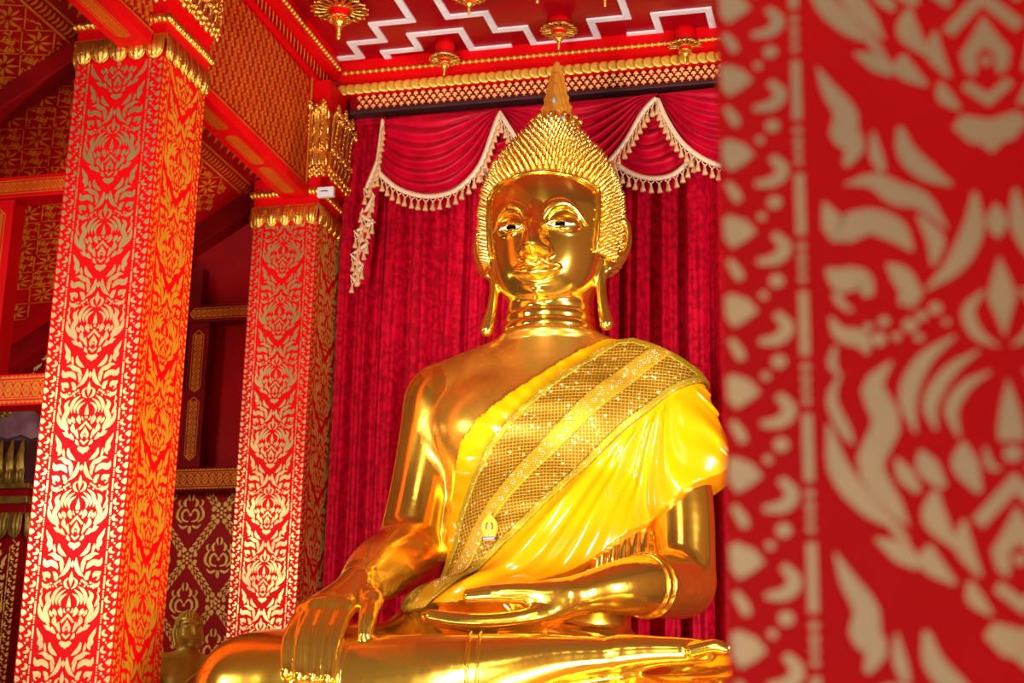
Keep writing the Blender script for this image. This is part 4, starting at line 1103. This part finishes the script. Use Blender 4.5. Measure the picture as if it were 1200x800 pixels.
def fold_amp(P):
    dx = P[:, 0]-SH[0]; dz = P[:, 2]-SH[1]; r = np.sqrt(dx*dx+dz*dz); a = np.arctan2(dx, -dz)
    q = a*18+2.2*np.sin(a*6+2.3*r)+1.2*np.sin(r*4+a*2)
    f1 = np.abs(np.sin(q*.62))**1.6+.45*np.abs(np.sin(q*1.27+1.1))**2
    amp = .033*np.clip((r-.12)/.5, 0, 1)
    # left border strip: small creases across it
    return amp*f1
def left_strip(P): return .0045*np.sin(P[:, 2]*46+P[:, 0]*34+2*np.sin(P[:, 0]*9))
ROBE = xz([(703,383),(672,402),(640,427),(600,458),(562,490),(538,518),(526,550),(523,600),(521,650),(505,690),(498,714),(560,716),(605,700),(648,690),(700,655),(735,622),(770,592),(806,566),(842,546),(846,530),(838,505),(834,480),(826,455),(812,436),(800,424),(770,405),(735,390)], -.38)
ROBE[-8:] = [(x+.06, z+.02) for x, z in ROBE[-8:]]
SASH = xz([(716,386),(692,403),(662,430),(630,458),(598,491),(572,522),(553,558),(541,598),(532,640),(516,668),(499,692),(481,712),(488,722),(522,720),(545,698),(575,664),(620,622),(660,578),(700,532),(745,488),(785,452),(822,428),(812,418),(790,405),(760,392),(735,384)], -.40)
def ev_robe(P, c=None, R=None, pad=.05):
    d = drape.ev(P, c, R, pad+.08)-.020
    s = poly_sdf(P[:, [0, 2]], SASH)
    d = d-np.where(s > 0, 1, 0)*0
    side = (P[:, 0]-(P[:, 2]-3.3)*.75 > .05)
    w = np.clip(s/.06, 0, 1)
    d = d-fold_amp(P)*w*side-left_strip(P)*w*(~side)
    return np.maximum(d, poly_sdf(P[:, [0, 2]], ROBE))
CL = cr(xz([(775,396),(735,432),(680,487),(625,545),(580,605),(552,655),(520,708)], -.40), 40)
def strip_uv(V):
    best = np.full(len(V), 1e9); u = np.zeros(len(V)); t_ = np.zeros(len(V)); acc = 0
    for a, b in zip(CL[:-1], CL[1:]):
        e = b-a; L = np.linalg.norm(e); e = e/L; w = V[:, [0, 2]]-a; s = np.clip(w@e, 0, L); r = w-s[:, None]*e; d = np.linalg.norm(r, axis=1)
        m_ = d < best; best = np.where(m_, d, best); u = np.where(m_, acc+s, u); t_ = np.where(m_, e[0]*w[:, 1]-e[1]*w[:, 0], t_); acc += L
    return np.stack([u, t_], 1)
def wrinkle(P):
    uv = strip_uv(P); return .0042*np.sin(uv[:, 0]*30+uv[:, 1]*17+2.2*np.sin(uv[:, 1]*9+uv[:, 0]*3))*np.clip(uv[:, 0]/.4, .15, 1)
def ev_sash(P, c=None, R=None, pad=.05):
    d = drape.ev(P, c, R, pad+.08)-.040-wrinkle(P)
    return np.maximum(np.maximum(d, poly_sdf(P[:, [0, 2]], SASH)), P[:, 1]-.45)
def ev_rib(P, c=None, R=None, pad=.05):
    uv = strip_uv(P); d = drape.ev(P, c, R, pad+.08)-.050-.5*wrinkle(P)
    wid = .055+.008*np.sin(uv[:, 0]*3)
    return np.maximum(np.maximum(np.maximum(d, np.abs(uv[:, 1])-wid), poly_sdf(P[:, [0, 2]], SASH)), P[:, 1]-.3)
def ev_trim(P, c=None, R=None, pad=.05):
    s = poly_sdf(P[:, [0, 2]], SASH); d = drape.ev(P, c, R, pad+.08)-.048-.7*wrinkle(P)
    return np.maximum(np.maximum(np.maximum(d, s), -(s+.042)), P[:, 1]-.3)
pr_ = meshed(ev_robe, (-.95, -1.0, 2.28), (1.42, .60, 4.50), HB)
ro = from_field('robe', [pr_], ['satin'], bud, BORG)
tag(ro, label='bright yellow satin robe draped over one shoulder')
ps_ = meshed(ev_sash, (-.95, -1.0, 2.28), (1.35, .50, 4.50), HB*.9)
so = from_field('brocade_sash', [ps_], ['brocade'], bud, BORG, None, strip_uv)
tag(so, label='gold net brocade sash laid over the satin robe')
pt_ = meshed(ev_trim, (-.95, -1.0, 2.28), (1.35, .35, 4.50), HB*.8)
from_field('woven_border', [pt_], ['trim_gold'], so, BORG, None, strip_uv)
pq_ = meshed(ev_rib, (-.95, -1.0, 2.28), (1.35, .35, 4.50), HB*.8)
rb_ = from_field('centre_ribbon', [pq_], ['ribbon'], so, BORG, None, strip_uv)
print('robe', _t.time()-_t0, len(pr_[0]), len(ps_[0]))
# crystals sewn along the ribbon: one uncountable glitter
def front(x, z, o):
    a, b = -1.1, .3; P = np.array([[x, 0, z]], np.float32)
    for _ in range(26):
        m_ = (a+b)/2; P[0, 1] = m_
        if drape.ev(P)[0]-.050-float(.5*wrinkle(P)[0]) > 0: a = m_
        else: b = m_
    return np.array([x+X0, a+Y0-o, z])
cm = MB(); acc = 0
for i in range(2, 38):
    e = CL[i+1]-CL[i]; e = e/np.linalg.norm(e); nn = np.array([-e[1], e[0]])
    for k in range(1):
        c = CL[i]+e*.026*k+nn*rng.uniform(-.012, .012)
        for q in range(5):
            p = c+np.array([.013*math.cos(q*1.257), .013*math.sin(q*1.257)])
            cm.ball(front(p[0], p[1], .001), .0042, 6, 0, (1, .7, 1))
tag(cm.build('crystal_beads', ['crystal'], so, BORG), kind='stuff', label='silver crystal beads sewn on the ribbon')

# ---------------------------------------------------------------- small parts of the statue
def ridge(field, pts, r, o=.004):
    out = []
    for c, d in pts:
        a, b = 0.0, .6; c = np.array(c, float); d = np.array(d, float)
        for _ in range(28):
            m_ = (a+b)/2
            if field.ev((c+d*m_)[None, :].astype(np.float32))[0] > 0: b = m_
            else: a = m_
        out.append(c+d*(a+o)+np.array([X0, Y0, 0]))
    m_ = MB().tube(np.array(out), r, 7, 0); m_.build('robe_hem', ['gold'], bud, BORG)
for dx_ in (0.0, .055):
    ridge(body, [((-.12+dx_+.04*math.cos(a), -1.24, 2.11), (0, -math.cos(a), math.sin(a))) for a in np.linspace(-.9, 1.5, 20)], .011)
for q in (0, .03):
    c0 = np.array([.72-q, -.50-q*2, 2.68]); ax = np.array([-.22, -.5, -.04]); ax /= np.linalg.norm(ax)
    u = np.cross(ax, (0, 0, 1)); u /= np.linalg.norm(u); v = np.cross(u, ax)
    ridge(body, [(c0, u*math.cos(a)+v*math.sin(a)) for a in np.linspace(0, 2*PI, 40)], .010)
nm = None
for t_, m_ in zip(TP, MD):
    d = np.array(t_)-np.array(m_); d /= np.linalg.norm(d); c = np.array(t_)+np.array([X0, Y0, 0])+np.array([0, -.033, .012])
    MB().ball(c, .024, 10, 0, (.85, .38, 1.15)).build('fingernail', ['gold_face'], bud, BORG)
# enamelled badge pinned on the sash
bp = LY(580, 622, -.46); bpt = front(bp[0], bp[2], .012)
bt = thing('pin_badge', 'small yellow leaf-shaped badge with a purple name strip pinned on the brocade sash', 'badge', tuple(bpt))
o_ = [(0, .098), (.010, .078), (.020, .066), (.042, .040), (.052, .008), (.046, -.022), (.038, -.045), (.036, -.078), (-.036, -.078), (-.038, -.045), (-.046, -.022), (-.052, .008), (-.042, .040), (-.020, .066), (-.010, .078)]
def plate(o_, y0, y1, mi=0):
    m_ = MB(); n = len(o_)
    m_.add([(bpt[0]+x, bpt[1]+y0, bpt[2]+z) for x, z in o_]+[(bpt[0]+x, bpt[1]+y1, bpt[2]+z) for x, z in o_], [tuple(range(n)), tuple(range(2*n-1, n-1, -1))]+[(i, i+n, (i+1) % n+n, (i+1) % n) for i in range(n)], mi)
    return m_
plate(o_, -.016, .006).build('plate', ['badge'], bt, bpt, bevel=.003)
mm = MB(); mm.tube([(bpt[0]-.020*math.sin(a), bpt[1]-.018, bpt[2]+.006+.026*math.cos(a)) for a in np.linspace(.5, 2.2, 10)], .0032, 5, 0); mm.tube([(bpt[0]+.020*math.sin(a), bpt[1]-.018, bpt[2]+.006+.026*math.cos(a)) for a in np.linspace(.5, 2.2, 10)], .0032, 5, 0)
mm.build('emblem_arc', ['timber'], bt, bpt)
mm = MB().ball((bpt[0], bpt[1]-.018, bpt[2]+.006), .008, 8, 0); mm.tube([(bpt[0], bpt[1]-.018, bpt[2]), (bpt[0], bpt[1]-.018, bpt[2]-.042)], .003, 5, 0); mm.build('crystal_stem', ['crystal'], bt, bpt)
st = plate([(-.040, -.055), (.040, -.055), (.040, -.073), (-.040, -.073)], -.021, -.010).build('name_strip', ['purple'], bt, bpt)
mm = MB()
for i in range(9): mm.box((bpt[0]-.033+i*.0075, bpt[1]-.0225, bpt[2]-.068), (bpt[0]-.0285+i*.0075, bpt[1]-.0205, bpt[2]-.060))
mm.build('lettering', ['white'], st, bpt)

# ---------------------------------------------------------------- pedestal
pd = thing('statue_pedestal', 'red and gold stepped pedestal under the golden statue', 'pedestal', (X0, Y0-.5, 0)); po = (X0, Y0-.5, 0)
m_ = MB().box((X0-1.99, Y0-2.0, 0), (X0+1.99, Y0+1.2, .5), 0).box((X0-1.95, Y0-1.85, .5), (X0+1.95, Y0+1.1, 1.28), 0); m_.build('block', ['red'], pd, po, bevel=.02)
m_ = MB().box((X0-2.0, Y0-1.9, 1.28), (X0+2.0, Y0+1.1, 1.39), 0); petal_ring(m_, X0-1.98, X0+1.98, Y0-1.88, Y0+1.08, 1.37, .22, 16, 12, .07, 0); m_.build('lotus_petal_moulding', ['gold_carve'], pd, po)
m_ = MB().box((X0-1.9, Y0-1.78, 1.39), (X0+1.9, Y0+1.05, 1.515), 0); m_.build('seat_slab', ['gold_flat'], pd, po, bevel=.02)
# ---------------------------------------------------------------- small bronze Buddha behind the knee
sp = WY(224, 709, 9.95); SZ = 1.74; SO = (sp[0], 9.95, SZ)
sb = thing('small_buddha', 'small dull gold Buddha statue behind the knee of the large one, beside the near column', 'statue', SO)
q = (sp[2]-SZ)/.93
sf = Fld()
sf.ell((0, .01, .44), (.155, .105, .20), .03).ell((0, .01, .28), (.125, .10, .20), .05).cap((-.14, .01, .545), (.14, .01, .545), .068, .068, .06)
sf.cap((0, .01, .56), (0, .005, .68), .058, .052, .05)
sf.ell((0, 0, .765), (.082, .098, .112), .02).ell((0, -.02, .715), (.062, .068, .060), .04)
sf.cap((0, -.094, .795), (0, -.124, .738), .011, .019, .012).ell((0, -.090, .700), (.030, .018, .007), .005).ell((0, -.088, .687), (.026, .018, .007), .005).ell((0, -.076, .662), (.026, .02, .018), .02)
for s in (-1, 1):
    sf.ell((s*.036, -.083, .772), (.024, .017, .011), .006); sf.ell((s*.046, -.060, .725), (.030, .03, .035), .03)
    sf.chain([(s*.012, -.098, .795), (s*.038, -.094, .812), (s*.064, -.070, .798)], [.008, .010, .005], .006)
    sf.chain([(s*.082, .02, .80), (s*.092, .03, .75), (s*.082, .01, .66)], [.012, .016, .014], .015)
    sf.chain([(s*.175, .01, .545), (s*.215, .02, .40), (s*.225, 0, .27)], [.062, .050, .044], .03).chain([(s*.225, -.01, .27), (s*.16, -.14, .22), (s*.05, -.20, .19)], [.046, .038, .030], .03)
    sf.chain([(s*.10, .0, .09), (s*.26, -.13, .09), (s*.36, -.16, .08)], [.10, .085, .07], .04).chain([(s*.36, -.16, .075), (s*.12, -.25, .08), (-s*.12, -.22, .09)], [.068, .06, .045], .03)
    for k in range(4): sf.cap((s*.05, -.205-.0*k, .19-.012*k), (-s*.03, -.215+.004*k, .185-.014*k), .013, .009, .01)
sf.ell((0, 0, .06), (.26, .16, .07), .05)
V, F, N = meshed(lambda P, c=None, R=None, pad=.05: sf.ev(P, c, R, pad), (-.48, -.36, -.04), (.48, .20, .95), .0085)
o_ = from_field('body', [(V, F, N)], ['bronze'], sb, (X0, Y0, 0))
hc = MB(); rows = []
for k in range(14):
    a = PI*.53*(1-k/13.0)
    rows.append([(.089*math.sin(a)*math.cos(2*PI*j/30), .012+.104*math.sin(a)*math.sin(2*PI*j/30), .785+.108*math.cos(a)) for j in range(30)])
hc.grid(np.array(rows), 0, True, wrap=True)
for k in range(11):
    a = PI*.50*(k+.5)/11; n = max(4, int(2*PI*math.sin(a)*.1/.021))
    for j in range(n):
        t_ = 2*PI*(j+.5*(k % 2))/n
        if math.sin(t_) < -.35 and a > PI*.33: continue
        hc.ball((.089*math.sin(a)*math.cos(t_), .012+.104*math.sin(a)*math.sin(t_), .785+.108*math.cos(a)), .0095, 6, 0)
hc.ball((0, .012, .878), .040, 14, 0, (1, 1, .6))
hc.v = [p for p in hc.v]
# only the back and top of the head carry hair
keep = [i for i, f in enumerate(hc.f) if not (min(hc.v[j][1] for j in f) < -.045 and max(hc.v[j][2] for j in f) < .832)]
hc.f = [hc.f[i] for i in keep]; hc.m = [hc.m[i] for i in keep]; hc.sm = [hc.sm[i] for i in keep]
hc.build('hair', ['bronze'], sb)
sm_ = MB().tube([(.155, -.07, .52), (.06, -.105, .50), (-.06, -.112, .40), (-.13, -.075, .31)], .008, 6, 0); sm_.build('robe_edge', ['bronze'], sb)
sb.scale = (q, q, q); sb.rotation_euler = (0, 0, math.radians(44))
st = thing('small_plinth', 'red plinth under the small dull gold Buddha statue', 'plinth', (SO[0], SO[1], 0))
MB().box((SO[0]-.42, SO[1]-.38, 0), (SO[0]+.42, SO[1]+.30, SZ-.07)).build('block', ['red_dark'], st, st.location, bevel=.015)
MB().box((SO[0]-.40, SO[1]-.40, SZ-.07), (SO[0]+.40, SO[1]+.28, SZ-.03)).build('top_slab', ['bronze'], st, st.location, bevel=.01)

# ---------------------------------------------------------------- light
w = bpy.data.worlds.new('world'); sc.world = w; w.use_nodes = True
w.node_tree.nodes['Background'].inputs[0].default_value = (1.0, .93, .86, 1); w.node_tree.nodes['Background'].inputs[1].default_value = .95
def area(name, loc, target, sx, sy, power, col, spread=180):
    l = bpy.data.lights.new(name, 'AREA'); l.shape = 'RECTANGLE'; l.size = sx; l.size_y = sy; l.energy = power; l.color = col; l.spread = math.radians(spread)
    o = bpy.data.objects.new(name, l); C.objects.link(o); o.location = loc
    o.rotation_euler = (Vector(target)-Vector(loc)).to_track_quat('-Z', 'Y').to_euler(); return o
area('entrance_daylight', (-2.05, -5.9, 2.1), (-2.05, 8, 2.9), 4.4, 4.0, 125, (1, .97, .93))
area('added_statue_light', (-2.7, 2.4, 2.6), (-2.5, 9.5, 4.0), .5, 2.8, 78, (1, .96, .92), 66)  # added light in mid-hall for highlights on the statue, no fixture modelled
area('side_window_daylight', (3.8, 5.5, 2.8), (-2.2, 9.5, 3.3), .5, 2.8, 190, (1, .97, .95), 95)
area('aisle_window_daylight', (-7.6, 4.0, 3.8), (-2.8, 9.5, 3.4), .6, .9, 26, (1, .97, .95), 80)
area('added_hall_fill', (-2.0, -2.0, 6.9), (-2.0, -1.4, 0), 3.0, 3.0, 120, (1, .95, .86))  # added fill: brightens floor and walls that the gold reflects
area('added_aisle_fill', (-5.9, 9.3, 3.9), (-5.0, 11.3, 2.9), .3, .3, 9, (1, .90, .72))  # added fill to lift the dim lattice wall and the small Buddha
area('statue_floodlight', (-3.35, 6.3, 1.0), (-2.3, 9.4, 3.9), 1.1, .7, 34, (1, .88, .64), 88)
area('statue_floodlight', (-1.0, 6.3, 1.0), (-2.1, 9.4, 3.9), 1.1, .7, 34, (1, .88, .64), 88)
sc.view_settings.view_transform = 'Standard'; sc.view_settings.look = 'None'; sc.view_settings.gamma = 1.0; sc.view_settings.use_curve_mapping = False
sc.view_settings.exposure = 0.0
sc.cycles.max_bounces = 8; sc.cycles.use_denoising = True
